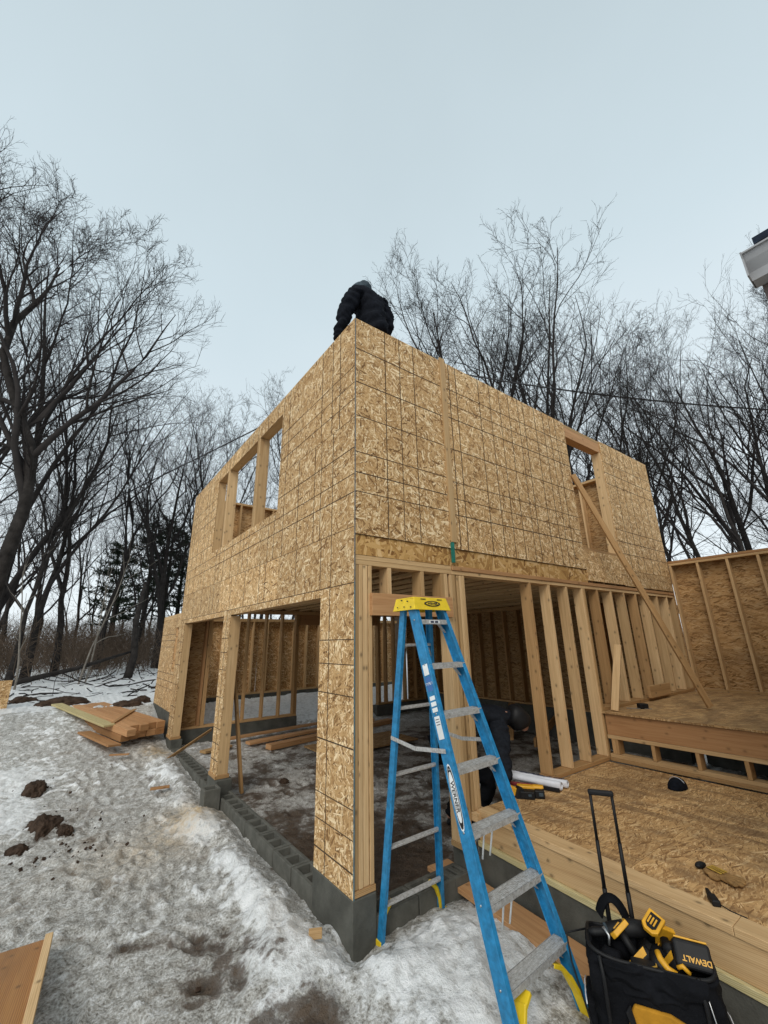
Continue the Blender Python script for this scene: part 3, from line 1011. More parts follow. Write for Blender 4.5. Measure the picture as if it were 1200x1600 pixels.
while y < 3.30:
    cmu(fd, random.uniform(-.006, .004), y, -.145 + random.uniform(-.003, .003))
    y += .402 if y < 2.9 else 1
y = 3.82
while y < 6.35:
    cmu(fd, random.uniform(-.004, .006), y, -.150 + random.uniform(-.006, .004))
    y += .402
for x in (.205, .607):
    cmu(fd, x, .0, -.15, 'x')
cmu(fd, 1.0, .0, -.15, 'x', L=.17)
lbz = -.05
lb = thing('loose_concrete_block', 'grey hollow concrete block standing on end beside the middle garage pier', 'block', (-.10, 3.30, -.3))
mb = MB()
for (a, b) in (((-.215, 3.12, -.33), (-.183, 3.31, -.02)), ((-.047, 3.12, -.33), (-.015, 3.31, -.02))):
    mb.box(a, b, 0, .5)
mb.box((-.183, 3.12, -.33), (-.047, 3.152, -.02), 0, .5)
mb.box((-.183, 3.278, -.33), (-.047, 3.31, -.02), 0, .5)
mb.box((-.183, 3.152, -.33), (-.047, 3.278, -.11), 0, .5)
mb.build('block_shell', 'concrete', lb, .004)

# --- low floor deck, edge along X ~ 1.3 .. 1.08
def ex(y):
    return 1.305 + .085 * y
dk = MB()
YD = -2.92
def slab(mb, xin, z0, z1, x1, y0=-.004, y1=YD, tone=None, mi=0):
    """slab whose left edge follows the slightly skewed deck edge"""
    P = [(ex(y0) + xin, y0, z0), (x1 if x1 else ex(y0) + xin + .04, y0, z0), (x1 if x1 else ex(y1) + xin + .04, y1, z0), (ex(y1) + xin, y1, z0)]
    P += [(p[0], p[1], z1) for p in P[:4]]
    F = [(0, 1, 2, 3), (4, 7, 6, 5), (0, 4, 5, 1), (1, 5, 6, 2), (2, 6, 7, 3), (3, 7, 4, 0)]
    o = (random.uniform(0, 30), random.uniform(0, 30))
    U = []
    for k, f in enumerate(F):
        if k < 2:
            U.append([(o[0] + P[i][1], o[1] + P[i][0]) for i in f])
        else:
            U.append([(o[0] + P[i][1] + P[i][0] * .1, o[1] + P[i][2] + k) for i in f])
    mb.poly(P, [tuple(reversed(f)) for f in F], [list(reversed(u)) for u in U], mi, tone)
# deck sheets: three strips running along Y
x0 = None
for k, (xa, xb) in enumerate(((None, 2.44), (2.443, 3.70))):
    if xa is None:
        for (ya_, yb_) in ((-.004, -1.30), (-1.303, YD)):
            slab(dk, .145, .252, .270, xb, ya_, yb_, .5 + .3 * (ya_ < -1))
    else:
        for (ya_, yb_) in ((-.004, -.78), (-.783, -2.3), (-2.303, YD)):
            dk.box((xa, ya_, .252), (xb, yb_, .270), 0, random.random(), None, 1)
for (x0, y0, x1, y1) in ((2.441, 0, 2.4425, YD),):
    dk.box((x0, y1, .262), (x1, y0, .2705), 1, .5)
deck = dk.build('floor_deck', ['osb_deck', 'line'], house)
deck['label'] = 'low strand board floor deck beside the ladder'
mb = MB(); slab(mb, .004, .236, .2745, None, .0, YD, .9); e1_ = mb
# replace narrow slab by wide edge plank
mb = MB()
def eplank(mb, xa, xb, z0, z1, y0, y1, tone):
    P = [(ex(y0) + xa, y0, z0), (ex(y0) + xb, y0, z0), (ex(y1) + xb, y1, z0), (ex(y1) + xa, y1, z0)]
    P += [(p[0], p[1], z1) for p in P[:4]]
    F = [(3, 2, 1, 0), (5, 6, 7, 4), (1, 5, 4, 0), (2, 6, 5, 1), (3, 7, 6, 2), (0, 4, 7, 3)]
    o = (random.uniform(0, 30), random.uniform(0, 30))
    U = []
    for k, f in enumerate(F):
        U.append([(o[0] + P[i][1], o[1] + P[i][0] + (P[i][2] if k > 1 else 0) + k * .7) for i in f])
    mb.poly(P, F, U, 0, tone)
eplank(mb, .0, .142, .232, .2735, -.006, -1.9, .85)
eplank(mb, .0, .142, .232, .2735, -1.903, YD, .7)
mb.build('edge_plank', 'lumber', deck, .002)
mb = MB()
eplank(mb, .012, .05, .045, .230, -.004, YD, .6)
mb.build('rim_joist', 'lumber', deck, .002)
mb = MB()
eplank(mb, -.012, .13, .004, .043, -.004, YD, .7)
mb.build('sill_plate', 'treated', deck, .002)
mb = MB()
eplank(mb, .0, .19, -.5, .002, -.0, YD, .5)
mb.build('foundation_wall', 'parge', deck)

# --- raised deck
rd = MB()
YD2 = -2.92
for (xa, ya_, xb, yb_) in ((3.735, .16, 4.95, -1.17), (3.735, -1.173, 4.95, YD2), (4.953, .16, 6.17, -1.9), (4.953, -1.903, 6.17, YD2), (6.173, .16, 7.03, YD2)):
    rd.box((xa, ya_, .802), (xb, yb_, .822), 0, random.random(), None, 0)
rdk = rd.build('raised_deck', 'osb_deck', house)
rdk['label'] = 'raised strand board deck behind the low one'
MB().box((3.765, YD2, .562), (3.805, -.01, .797), 0, .5).build('rim_joist', 'lumber_red', rdk, .002)
MB().box((3.745, YD2, .797), (3.80, -.01, .8015), 0, .1).build('painted_edge_shadow', 'line', rdk)  # solid dark strip painted in as the shadow under the deck edge
MB().box((3.75, YD2, .520), (3.88, -.01, .560), 0, .6).build('top_plate', 'lumber', rdk, .002)
MB().box((3.75, YD2, .313), (3.88, -.01, .353), 0, .5).build('bottom_plate', 'lumber', rdk, .002)
MB().box((3.745, YD2, .272), (3.885, -.01, .311), 0, .4).build('bottom_plate', 'lumber_dark', rdk, .002)
for y in (-.05, -.09, -.50, -.94, -1.36, -1.78, -2.2, -2.6):
    stud('stud', rdk, (3.752, y - .038, .355), (3.88, y, .518), 'lumber_dark')
for k in range(8):
    B('joist', (3.81, -.30 - .4 * k, .562), (7.0, -.26 - .4 * k, .800), 'lumber_dark', rdk)
MB().box((7.02, YD2, -.4), (7.1, .1, .80)).build('foundation_wall', 'parge', rdk)

# --- tall wall on the raised deck
mb = MB()
XW = 6.905
ys_ = (-.001, -1.25, -2.45, YD2)
for i in range(3):
    sheet(mb, 'L', XW + .142, ys_[i + 1], ys_[i] - .0006, .826, 1.50, sgn=1, lines=False, th=.011)
    sheet(mb, 'L', XW + .142, ys_[i + 1], ys_[i] - .0006, 1.5005, 2.72, sgn=1, lines=False, th=.011)
    sheet(mb, 'L', XW + .142, ys_[i + 1], ys_[i] - .0006, 2.7205, 3.04, sgn=1, lines=False, th=.011)
tw = mb.build('wall_sheathing', 'osb_in', house)
tw['label'] = 'tall wall at the right seen from its stud side'
for y in (-.004, -.43, -.86, -1.27, -1.68, -2.09, -2.5, -2.88):
    stud('stud', tw, (XW, y - .038, .866), (XW + .128, y, 2.96), 'lumber', .6)
B('bottom_plate', (XW - .002, YD2, .824), (XW + .128, -.02, .864), 'lumber', tw, .002)
MB().box((XW - .002, YD2, 2.962), (XW + .128, -.002, 3.00), 0, .6).build('top_plate', 'lumber', tw, .002)
MB().box((XW - .004, YD2, 3.002), (XW + .150, -.002, 3.045), 0, .3).build('top_plate', 'lumber_red', tw, .002)

# --- braces nailed to the frame
MB().bar((3.915, -.03, 4.10), (4.80, -.84, .86), .075, .038, (.8, -.6, 0), 0, .6).build('diagonal_brace', 'lumber_dark', house, .002)
MB().bar((.17, 3.56, 1.35), (.42, 3.60, -.27), .088, .038, (0, 1, .1), 0, .4).build('diagonal_brace', 'lumber_dark', house, .002)
MB().bar((3.86, -.10, .83), (4.15, -.14, 1.62), .088, .038, (.2, -1, 0), 0, .8).build('leaning_block', 'lumber', house, .002)

# ------------------------------------------------------------------ ladder
lad = thing('step_ladder', 'blue fibreglass step ladder with yellow cap set up in front of the corner', 'ladder', (.48, -.6, -.3))
LZ = -.33
FL, FRt = Vector((.125, -1.30, LZ)), Vector((.775, -1.26, LZ))
TL, TR = Vector((.165, -.55, 1.985)), Vector((.475, -.55, 1.985))
RL, RR = Vector((.195, .03 - .06, LZ)), Vector((.82, -.02, LZ))
UL, UR = Vector((.185, -.42, 1.985)), Vector((.475, -.42, 1.985))
def channel(p0, p1, depth, web, flange, inward, dep_dir):
    """c-section rail: web faces outward, flanges point inward"""
    mb = MB()
    p0, p1 = Vector(p0), Vector(p1)
    d = (p1 - p0).normalized()
    dd = Vector(dep_dir)
    dd = (dd - d * dd.dot(d)).normalized()
    n = d.cross(dd)
    if n.dot(Vector(inward)) < 0:
        n = -n
    h, w, f = depth / 2, web, flange
    prof = [(-h, 0), (h, 0), (h, f), (h - w, f), (h - w, w), (-h + w, w), (-h + w, f), (-h, f)]
    P = [p0 + dd * a + n * b for a, b in prof] + [p1 + dd * a + n * b for a, b in prof]
    F, U = [], []
    m = len(prof)
    for i in range(m):
        j = (i + 1) % m
        F.append((i, j, m + j, m + i))
        U.append([(0, 0), (0, .05), (2, .05), (2, 0)])
    F += [tuple(reversed(range(m))), tuple(range(m, 2 * m))]
    U += [[(0, 0)] * m, [(0, 0)] * m]
    mb.poly(P, F, U, 0, .5)
    return mb
rails = []
for (a, b, inw) in ((FL, TL, (1, 0, 0)), (FRt, TR, (-1, 0, 0))):
    r = channel(a, b, .088, .006, .032, inw, (0, 1, 0)).build('front_rail', 'blue', lad, .0015)
    rails.append(r)
for (a, b, inw) in ((RL, UL, (1, 0, 0)), (RR, UR, (-1, 0, 0))):
    channel(a, b, .058, .006, .028, inw, (0, 1, 0)).build('rear_rail', 'blue', lad, .0015)
# cap
mb = MB()
cx0, cx1 = .135, .512
mb.prism([(cx0 + .015, -.595), (cx1 - .015, -.595), (cx1 - .03, -.36), (cx0 + .03, -.36)], (0, 0, 2.036), (1, 0, 0), (0, 1, 0), .012)
P = []
lo = [(cx0, -.625), (cx1, -.625), (cx1 - .012, -.345), (cx0 + .012, -.345)]
hi = [(cx0 + .02, -.597), (cx1 - .02, -.597), (cx1 - .032, -.362), (cx0 + .032, -.362)]
P = [(x, y, 1.955) for x, y in lo] + [(x, y, 2.050) for x, y in hi]
mb.poly(P, [(0, 1, 5, 4), (1, 2, 6, 5), (2, 3, 7, 6), (3, 0, 4, 7), (4, 5, 6, 7)], [[(0, 0)] * 4] * 5, 0, .5)
cap = mb.build('top_cap', 'yellow', lad, .004, 2)
def on_front(x, z):
    t = (z - 1.955) / .103
    return Vector((x, -.6255 + .028 * t, z))
nrm = (on_front(0, 2.05) - on_front(0, 1.96)).normalized()
# oval emblem with lettering
mbx = MB()
oc = on_front(.325, 2.002)
uu = nrm
outl = [(.078 * math.cos(a) * (1 if abs(math.cos(a)) < .9 else 1.06), .022 * math.sin(a)) for a in np.linspace(0, 2 * math.pi, 24, endpoint=False)]
mbx.prism(outl, oc - Vector((0, .0022, 0)), (1, 0, 0), uu, .0012)
mbx.build('cap_emblem', 'logo_black', cap)
mbx = MB()
mbx.prism([(.9 * a * .86, .66 * b) for a, b in outl], oc - Vector((0, .0030, 0)), (1, 0, 0), uu, .0012)
mbx.build('emblem_field', 'yellow', cap)
text_mesh('emblem_lettering', 'WERNER', .026, 'logo_black', frame(oc - Vector((0, .0052, 0)), (1, 0, 0), uu), cap, .0005, .0008)
for dx in (-.085, .085):
    c_ = on_front(.325 + dx, 2.035) - Vector((0, .0022, 0))
    MB().prism([(-.026, -.003), (.026, -.003), (.026, .003), (-.026, .003)], c_, (1, 0, 0), uu, .0012).build('cap_slot', 'logo_black', cap)
for (yy, zz) in ((-.58, 1.975), (-.54, 2.02), (-.47, 2.03), (-.42, 1.98), (-.50, 1.98)):
    MB().tube([(cx0 - .0 + .012 * (zz - 1.955) / .1, yy, zz), (cx0 - .002, yy, zz)], .005, 8).build('cap_rivet', 'logo_black', cap)
# steps
def lerp(a, b, t):
    return a + (b - a) * t
for k in range(1, 8):
    z = -.30 + .042 + .3045 * k - (.0 if k < 7 else -.005)
    t = (z - LZ) / (1.985 - LZ)
    a, b = lerp(FL, TL, t), lerp(FRt, TR, t)
    d = (b - a).normalized()
    mb = MB()
    c = (a + b) / 2
    L = (b - a).length / 2 - .007
    dep = .040 if k == 7 else .044
    fw_ = Vector((0, 1, 0))
    fw_ = (fw_ - d * fw_.dot(d)).normalized()
    mb.obox(c, (d, fw_, (0, 0, 1)), (L, dep, .0025), 0, .5)
    mb.obox(c - fw_ * dep - Vector((0, 0, .014)), (d, fw_, (0, 0, 1)), (L, .002, .0165), 0, .5)
    mb.obox(c + fw_ * dep - Vector((0, 0, .012)), (d, fw_, (0, 0, 1)), (L, .002, .0145), 0, .5)
    for q in range(7):
        mb.obox(c + fw_ * (-dep + .008 + q * (2 * dep - .016) / 6) + Vector((0, 0, .0032)), (d, fw_, (0, 0, 1)), (L, .0018, .0012), 0, .5)
    st = mb.build('step', 'alu', lad)
    for s in (-1, 1):
        e_ = a if s < 0 else b
        MB().bar(e_ - d * s * .009 - Vector((0, -.01, .09)), c + d * s * (L - .085) - Vector((0, -.01, .006)), .03, .004, (0, 1, 0), 0, .5).build('step_brace', 'alu', st)
        MB().tube([e_ + d * s * .004, e_ + d * s * (-.004)], .006, 8).build('rivet', 'steel', st)
    if k == 7:
        MB().obox(c - fw_ * (dep + .003) - Vector((0, 0, .013)), (d, fw_, (0, 0, 1)), (L * .35, .0008, .011), 0, .5).build('step_label', 'decal_white', st)
        for dx_ in (-.022, .022):
            MB().obox(c + d * dx_ - fw_ * (dep + .0045) - Vector((0, 0, .013)), (d, fw_, (0, 0, 1)), (.016, .0008, .007), 0, .5).build('label_patch', 'ink', st)
    if k in (2, 3):
        for s in (-.12, .12):
            MB().tube([c + d * s * .35 - Vector((0, -.02, .025)), c + d * s * .30 + Vector((-.01, .05, -.20))], .0055, 8).build('rod_brace', 'decal_white', st)
# rear cross bars
for z, dp in ((1.70, .02), (1.24, .018), (.78, .018), (.30, .018), (-.06, .018)):
    t = (z - LZ) / (1.985 - LZ)
    a, b = lerp(RL, UL, t), lerp(RR, UR, t)
    mb = MB().bar(a + Vector((.004, 0, 0)), b - Vector((.004, 0, 0)), .036, .016, (0, 1, .2), 0, .5)
    rbz = mb.build('rear_bar', 'alu', lad, .002)
    if z > 1.6:
        for s, e_ in ((1, a), (-1, b)):
            MB().tube([e_ + Vector((.006 * s, 0, -.09)), e_ + Vector((.03 * s, 0, -.03)), e_ + Vector((.08 * s, 0, -.004))], .006, 6).build('bar_brace', 'alu', rbz)
# spreaders
for s, (F0, F1, R0, R1) in enumerate(((FL, TL, RL, UL), (FRt, TR, RR, UR))):
    zf, zr = 1.06, 1.04
    a = lerp(F0, F1, (zf - LZ) / (1.985 - LZ))
    b = lerp(R0, R1, (zr - LZ) / (1.985 - LZ))
    o = Vector((-.012, 0, 0)) if s == 0 else Vector((.012, 0, 0))
    m_ = (a + b) / 2 + Vector((0, .0, -.03)) + o
    mb = MB()
    mb.bar(a + o + Vector((0, -.02, 0)), m_, .026, .004, (0, 0, 1), 0, .5)
    mb.bar(m_ + o * .35, b + o * 1.35 + Vector((0, .01, 0)), .026, .004, (0, 0, 1), 0, .5)
    mb.build('spreader', 'alu', lad)
# yellow feet and gussets
for s, e_ in ((1, FL), (-1, FRt)):
    mb = MB()
    pr = [(0, 0), (.055, 0), (.05, .10), (.02, .24), (.075, .345), (.05, .36), (.0, .26)]
    up = (TL - FL if s > 0 else TR - FRt).normalized()
    mb = MB()
    base = e_ + Vector((.008 * s, .0, .0))
    mb.prism([(-.05, -.02), (.055, -.02), (.055, .09), (-.045, .09)], base - Vector((s * .014, 0, 0)), (0, 1, 0), up, .02 if True else 0)
    cv = [base + up * .04 + Vector((.012 * s, 0, 0)), base + up * .16 + Vector((.022 * s, 0, 0)), base + up * .25 + Vector((.05 * s, 0, 0)), base + up * .315 + Vector((.095 * s, 0, 0)), base + up * .345 + Vector((.15 * s, 0, 0))]
    for a_, b_ in zip(cv, cv[1:]):
        mb.bar(a_, b_ + (b_ - a_) * .10, .072, .007, (0, 1, 0))
        mb.bar(a_ + Vector((.006 * s, -.036, -.004)), b_ + (b_ - a_) * .10 + Vector((.006 * s, -.036, -.004)), .006, .022, (0, 1, 0))
    mb.build('foot', 'yellow', lad, .003)
for s, e_ in ((1, RL), (-1, RR)):
    mb = MB()
    base = e_ + Vector((.004 * s, 0, 0))
    mb.prism([(-.03, -.015), (.03, -.015), (.03, .06), (-.03, .06)], base - Vector((.012 * s, 0, 0)), (0, 1, 0), (0, 0, 1), .014)
    mb.tube([base + Vector((0.01 * s, 0, .02)), base + Vector((.02 * s, 0, .12)), base + Vector((.055 * s, 0, .20)), base + Vector((.12 * s, 0, .255))], [.012, .018, .020, .016], 6)
    mb.build('foot', 'yellow', lad, .002)
# decals on the left front rail (web faces -X)
upL = (TL - FL).normalized()
depL = Vector((0, 1, 0))
depL = (depL - upL * depL.dot(upL)).normalized()
def decal(z0, z1, w, mat, off=.0012, name='rail_decal', shape=None, du=0.0):
    t0, t1 = (z0 - LZ) / (1.985 - LZ), (z1 - LZ) / (1.985 - LZ)
    a, b = lerp(FL, TL, t0), lerp(FL, TL, t1)
    L = (b - a).length
    outn = upL.cross(depL)
    if outn.x > 0:
        outn = -outn
    o = a + outn * off + depL * du
    ol = shape(L, w) if shape else [(0, -w), (L, -w), (L, w), (0, w)]
    mb = MB().prism(ol, o, upL, depL, .0005 * (1 if upL.cross(depL).x < 0 else -1))
    return mb.build(name, mat, rails[0])
lens = lambda L, w: [(L / 2 - L / 2 * math.cos(a), w * math.sin(a) ** .8 * (1)) for a in np.linspace(0, math.pi, 12)] + \
                    [(L / 2 + L / 2 * math.cos(a), -w * math.sin(a) ** .8) for a in np.linspace(0, math.pi, 12)][1:-1]
decal(.66, .99, .029, 'decal_white', .0012, 'brand_oval', lens)
decal(.67, .98, .026, 'logo_black', .0018, 'brand_oval', lens)
decal(.70, .95, .021, 'decal_white', .0024, 'brand_oval', lens)
tt = (0.825 - LZ) / (1.985 - LZ)
pm = lerp(FL, TL, tt)
outn = Vector((-1, 0, 0))
text_mesh('brand_lettering', 'WERNER', .040, 'logo_black', frame(pm + Vector((-.0038, 0, 0)), -upL, -depL), rails[0], .0003, .0007)
decal(1.50, 1.57, .026, 'decal_white', .0012, 'rail_label')
decal(1.40, 1.49, .028, 'decal_blue', .0012, 'rail_label')
text_mesh('label_lettering', 'TYPE I', .026, 'decal_white', frame(lerp(FL, TL, (1.445 - LZ) / (1.985 - LZ)) + Vector((-.0024, 0, 0)), -depL, upL), rails[0], .0003)
for z in (1.345, 1.31, 1.275):
    decal(z, z + .025, .026, 'decal_white', .0012, 'rail_label')
decal(1.12, 1.25, .026, 'decal_white', .0012, 'rail_label')
for z in (1.20, 1.215, 1.23):
    decal(z, z + .004, .018, 'ink', .0018, 'label_print')

# ------------------------------------------------------------------ people
def skin_mesh(name, joints, edges, mat, parent, sub=2, root=0, smooth=True, flat=None):
    me = bpy.data.meshes.new(name)
    w = wloc(parent) if parent else Vector((0, 0, 0))
    me.from_pydata([tuple(Vector(j[0]) - w) for j in joints], edges, [])
    o = bpy.data.objects.new(name, me)
    COL.objects.link(o)
    o.parent = parent
    sk_ = o.modifiers.new('skin', 'SKIN')
    sk_.use_smooth_shade = True
    sk_.branch_smoothing = .6
    for i, j in enumerate(joints):
        v = me.skin_vertices[0].data[i]
        r = j[1]
        v.radius = (r, r) if not hasattr(r, '__len__') else r
        v.use_root = (i == root)
    sb = o.modifiers.new('sub', 'SUBSURF')
    sb.levels = sb.render_levels = sub
    dg = bpy.context.evaluated_depsgraph_get()
    em = bpy.data.meshes.new_from_object(o.evaluated_get(dg))
    o.modifiers.clear()
    o.data = em
    em.name = name
    em.materials.clear()
    em.materials.append(M[mat])
    for p in em.polygons:
        p.use_smooth = True
    return o

def wrinkle(o, amp=.012, sc=9, seed=0):
    me = o.data
    me.update()
    rng = seed
    from mathutils import noise as mn
    n = [Vector(v.normal) for v in me.vertices]
    for i, v in enumerate(me.vertices):
        p = v.co
        q = Vector((p.x * sc * .6, p.y * sc * .6, p.z * sc * 1.5 + rng))
        h = 1 - abs(mn.noise(q)) * 2
        v.co = v.co + n[i] * amp * (h - .5)

def hand(name, wrist, direc, palmn, mat, parent, curl=.5, size=1.0, thumb=1):
    """palm, four unequal bent fingers and a thumb as one skinned mesh"""
    wv, d = Vector(wrist), Vector(direc).normalized()
    n = Vector(palmn)
    n = (n - d * n.dot(d)).normalized()
    s = d.cross(n) * thumb
    J, E_ = [(wv, .026 * size)], []
    J.append((wv + d * .045 * size, (.036 * size, .018 * size)))
    E_.append((0, 1))
    for k, (off, ln) in enumerate(((-.030, .062), (-.010, .074), (.011, .070), (.031, .055))):
        base = wv + d * .085 * size + s * off * size
        J.append((base, .0105 * size))
        b = len(J) - 1
        E_.append((1, b))
        dd, p = d.copy(), base
        for q in range(3):
            a = curl * (.5 + .3 * q)
            dd = (dd * math.cos(a) + n * math.sin(a)).normalized()
            p = p + dd * ln * size * (.45, .32, .26)[q]
            J.append((p, (.0095 - .0012 * q) * size))
            E_.append((len(J) - 2, len(J) - 1))
            pass
    base = wv + d * .03 * size - s * .034 * size
    J.append((base, .013 * size))
    E_.append((1, len(J) - 1))
    J.append((base + (d * .6 - s * .7 + n * .4).normalized() * .035 * size, .011 * size))
    E_.append((len(J) - 2, len(J) - 1))
    J.append((base + (d * .8 - s * .5 + n * .6).normalized() * .062 * size, .0095 * size))
    E_.append((len(J) - 2, len(J) - 1))
    return skin_mesh(name, J, E_, mat, parent, 1, 1)

# worker on top of the wall, seen from behind, bent forward
w1 = thing('person', 'worker in a black hooded jacket bent forward on top of the wall corner', 'person', (.40, .30, 5.0))
H = Vector((.44, .26, 5.10))
def rel(dx, dy, dz):
    return H + Vector((dx, dy, dz))
J = [(H, (.20, .16)), (rel(-.02, .0, .17), (.205, .16)), (rel(-.055, .02, .38), (.225, .17)), (rel(-.06, .05, .56), (.22, .175)),
     (rel(-.09, .12, .63), .10), (rel(-.125, .22, .66), .075), (rel(-.14, .30, .66), .10), (rel(-.145, .34, .60), .08),
     (rel(-.25, .03, .58), .12), (rel(-.345, .05, .34), .092), (rel(-.395, .12, .10), .074), (rel(-.36, .22, -.10), .055),
     (rel(.10, .0, .56), .125), (rel(.20, .0, .30), .095), (rel(.16, .17, .12), .060), (rel(.06, .30, .02), .048),
     (rel(-.09, .10, -.05), .115), (rel(-.12, .42, -.07), .085), (rel(-.13, .46, -.45), .06),
     (rel(.13, .10, -.05), .115), (rel(.16, .42, -.07), .085), (rel(.17, .46, -.45), .06)]
E_ = [(0, 1), (1, 2), (2, 3), (3, 4), (4, 5), (5, 6), (6, 7), (3, 8), (8, 9), (9, 10), (10, 11), (3, 12), (12, 13), (13, 14), (14, 15),
      (0, 16), (16, 17), (17, 18), (0, 19), (19, 20), (20, 21)]
bd = skin_mesh('body', [(p, (r * .62 if not hasattr(r, '__len__') else (r[0] * .6, r[1] * .6))) for p, r in J], E_, 'skin', w1)
jk = skin_mesh('jacket', [J[i] for i in (0, 1, 2, 3, 4)] + [J[i] for i in (8, 9, 10, 11, 12, 13, 14, 15)],
               [(0, 1), (1, 2), (2, 3), (3, 4), (3, 5), (5, 6), (6, 7), (7, 8), (3, 9), (9, 10), (10, 11), (11, 12)], 'navy', w1, 3)
wrinkle(jk, .034, 9, 3)
tr = skin_mesh('trousers', [(J[0][0] + Vector((0, 0, -.03)), (.17, .15))] + [J[i] for i in (16, 17, 18, 19, 20, 21)],
               [(0, 1), (1, 2), (2, 3), (0, 4), (4, 5), (5, 6)], 'fabric', w1)
# hood: grey shell over a bowed head
hd = skin_mesh('hood', [(rel(-.10, -.03, .64), .10), (rel(-.14, .02, .69), .118), (rel(-.16, .14, .71), .118), (rel(-.16, .26, .67), .10)],
               [(0, 1), (1, 2), (2, 3)], 'grey_fabric', w1)
wrinkle(hd, .014, 14, 1)
# tool pouch on the right hip
mb = MB()
mb.obox(rel(.215, .04, -.015), ((1, 0, 0), (0, 1, 0), (0, 0, 1)), (.035, .05, .085), 0, .5)
mb.build('tool_pouch', 'grey_fabric', w1, .012, 2)
hand('glove', J[11][0], (.1, .5, -.8), (0, 1, .2), 'black', w1, .5)
hand('glove', J[15][0], (-.5, .8, -.1), (0, 0, -1), 'black', w1, .5, 1, -1)
mb = MB()
for x in (.30, .62):
    pass

# worker bending inside the doorway
w2 = thing('person', 'worker in dark clothes and black hood bending over a nail gun behind the door post', 'person', (1.75, .75, -.3))
J2 = [((1.78, .80, .62), (.155, .15)), ((1.90, .70, .80), (.16, .15)), ((2.07, .56, .93), (.19, .155)), ((2.24, .44, .93), (.195, .15)),
      ((2.37, .37, .88), .115), ((2.44, .33, .84), .08), ((2.50, .29, .79), .10), ((2.50, .27, .71), .075),
      ((2.10, .32, .82), .12), ((1.98, .20, .60), .085), ((1.90, .12, .42), .065), ((1.87, .10, .36), .048),
      ((2.36, .60, .82), .11), ((2.36, .54, .52), .085), ((2.20, .38, .38), .065), ((2.12, .30, .34), .048),
      ((1.73, .68, .55), .12), ((2.05, .45, .26), .095), ((1.93, .66, -.18), .062), ((2.05, .55, -.26), .045),
      ((1.80, .92, .55), .12), ((2.14, .88, .20), .095), ((1.95, 1.05, -.20), .062), ((2.1, 1.0, -.26), .045)]
E2 = [(0, 1), (1, 2), (2, 3), (3, 4), (4, 5), (5, 6), (6, 7), (3, 8), (8, 9), (9, 10), (10, 11), (3, 12), (12, 13), (13, 14), (14, 15),
      (0, 16), (16, 17), (17, 18), (18, 19), (0, 20), (20, 21), (21, 22), (22, 23)]
skin_mesh('body', [(p, (r * .60 if not hasattr(r, '__len__') else (r[0] * .6, r[1] * .6))) for p, r in J2], E2, 'skin', w2)
M['w2cloth'] = plain('charcoal_work_cloth', (0.013, 0.015, 0.020), 0.85, 0, 0.35, 30, 0.5, 60)
jk = skin_mesh('jacket', [J2[i] for i in (0, 1, 2, 3, 4, 8, 9, 10, 11, 12, 13, 14, 15)],
               [(0, 1), (1, 2), (2, 3), (3, 4), (3, 5), (5, 6), (6, 7), (7, 8), (3, 9), (9, 10), (10, 11), (11, 12)], 'w2cloth', w2, 3)
wrinkle(jk, .022, 9, 5)
tr = skin_mesh('trousers', [J2[i] for i in (0, 16, 17, 18, 20, 21, 22)], [(0, 1), (1, 2), (2, 3), (0, 4), (4, 5), (5, 6)], 'fabric', w2, 3)
wrinkle(tr, .018, 9, 2)
skin_mesh('hood', [((2.34, .39, .91), .125), ((2.42, .345, .885), .145), ((2.475, .31, .82), .150), ((2.495, .295, .74), .12)],
          [(0, 1), (1, 2), (2, 3)], 'black', w2)
for (a, b) in (((1.93, .66, -.2), (2.10, .53, -.27)), ((1.95, 1.05, -.22), (2.13, .98, -.27))):
    skin_mesh('boot', [(a, .065), ((a[0] + .02, a[1] - .02, -.25), .06), (b, .05)], [(0, 1), (1, 2)], 'black', w2)
hand('glove', J2[11][0], (-.3, 0, -.9), (.9, 0, -.3), 'grey_fabric', w2, .7)
hand('glove', J2[15][0], (-.7, -.6, -.2), (0, 0, -1), 'grey_fabric', w2, .5)

# nail gun held by the worker
ng = thing('nail_gun', 'yellow and black nail gun held at the door post foot', 'nail gun', (1.76, .0, .27))
mb = MB()
mb.obox((1.80, .02, .335), (Vector((.75, -.55, -.35)).normalized(), Vector((.59, .81, 0)).normalized(), Vector((.28, -.2, .93)).normalized()), (.10, .03, .035))
mb.build('housing', 'toolyellow', ng, .008, 2)
mb = MB()
mb.obox((1.85, -.06, .31), (Vector((.75, -.55, -.35)).normalized(), Vector((.59, .81, 0)).normalized(), Vector((.28, -.2, .93)).normalized()), (.03, .038, .05))
mb.build('motor_cap', 'black', ng, .008, 2)
MB().bar((1.84, .09, .40), (1.87, .06, .30), .05, .035, (1, 0, 0)).build('handle', 'black', ng, .006, 2)

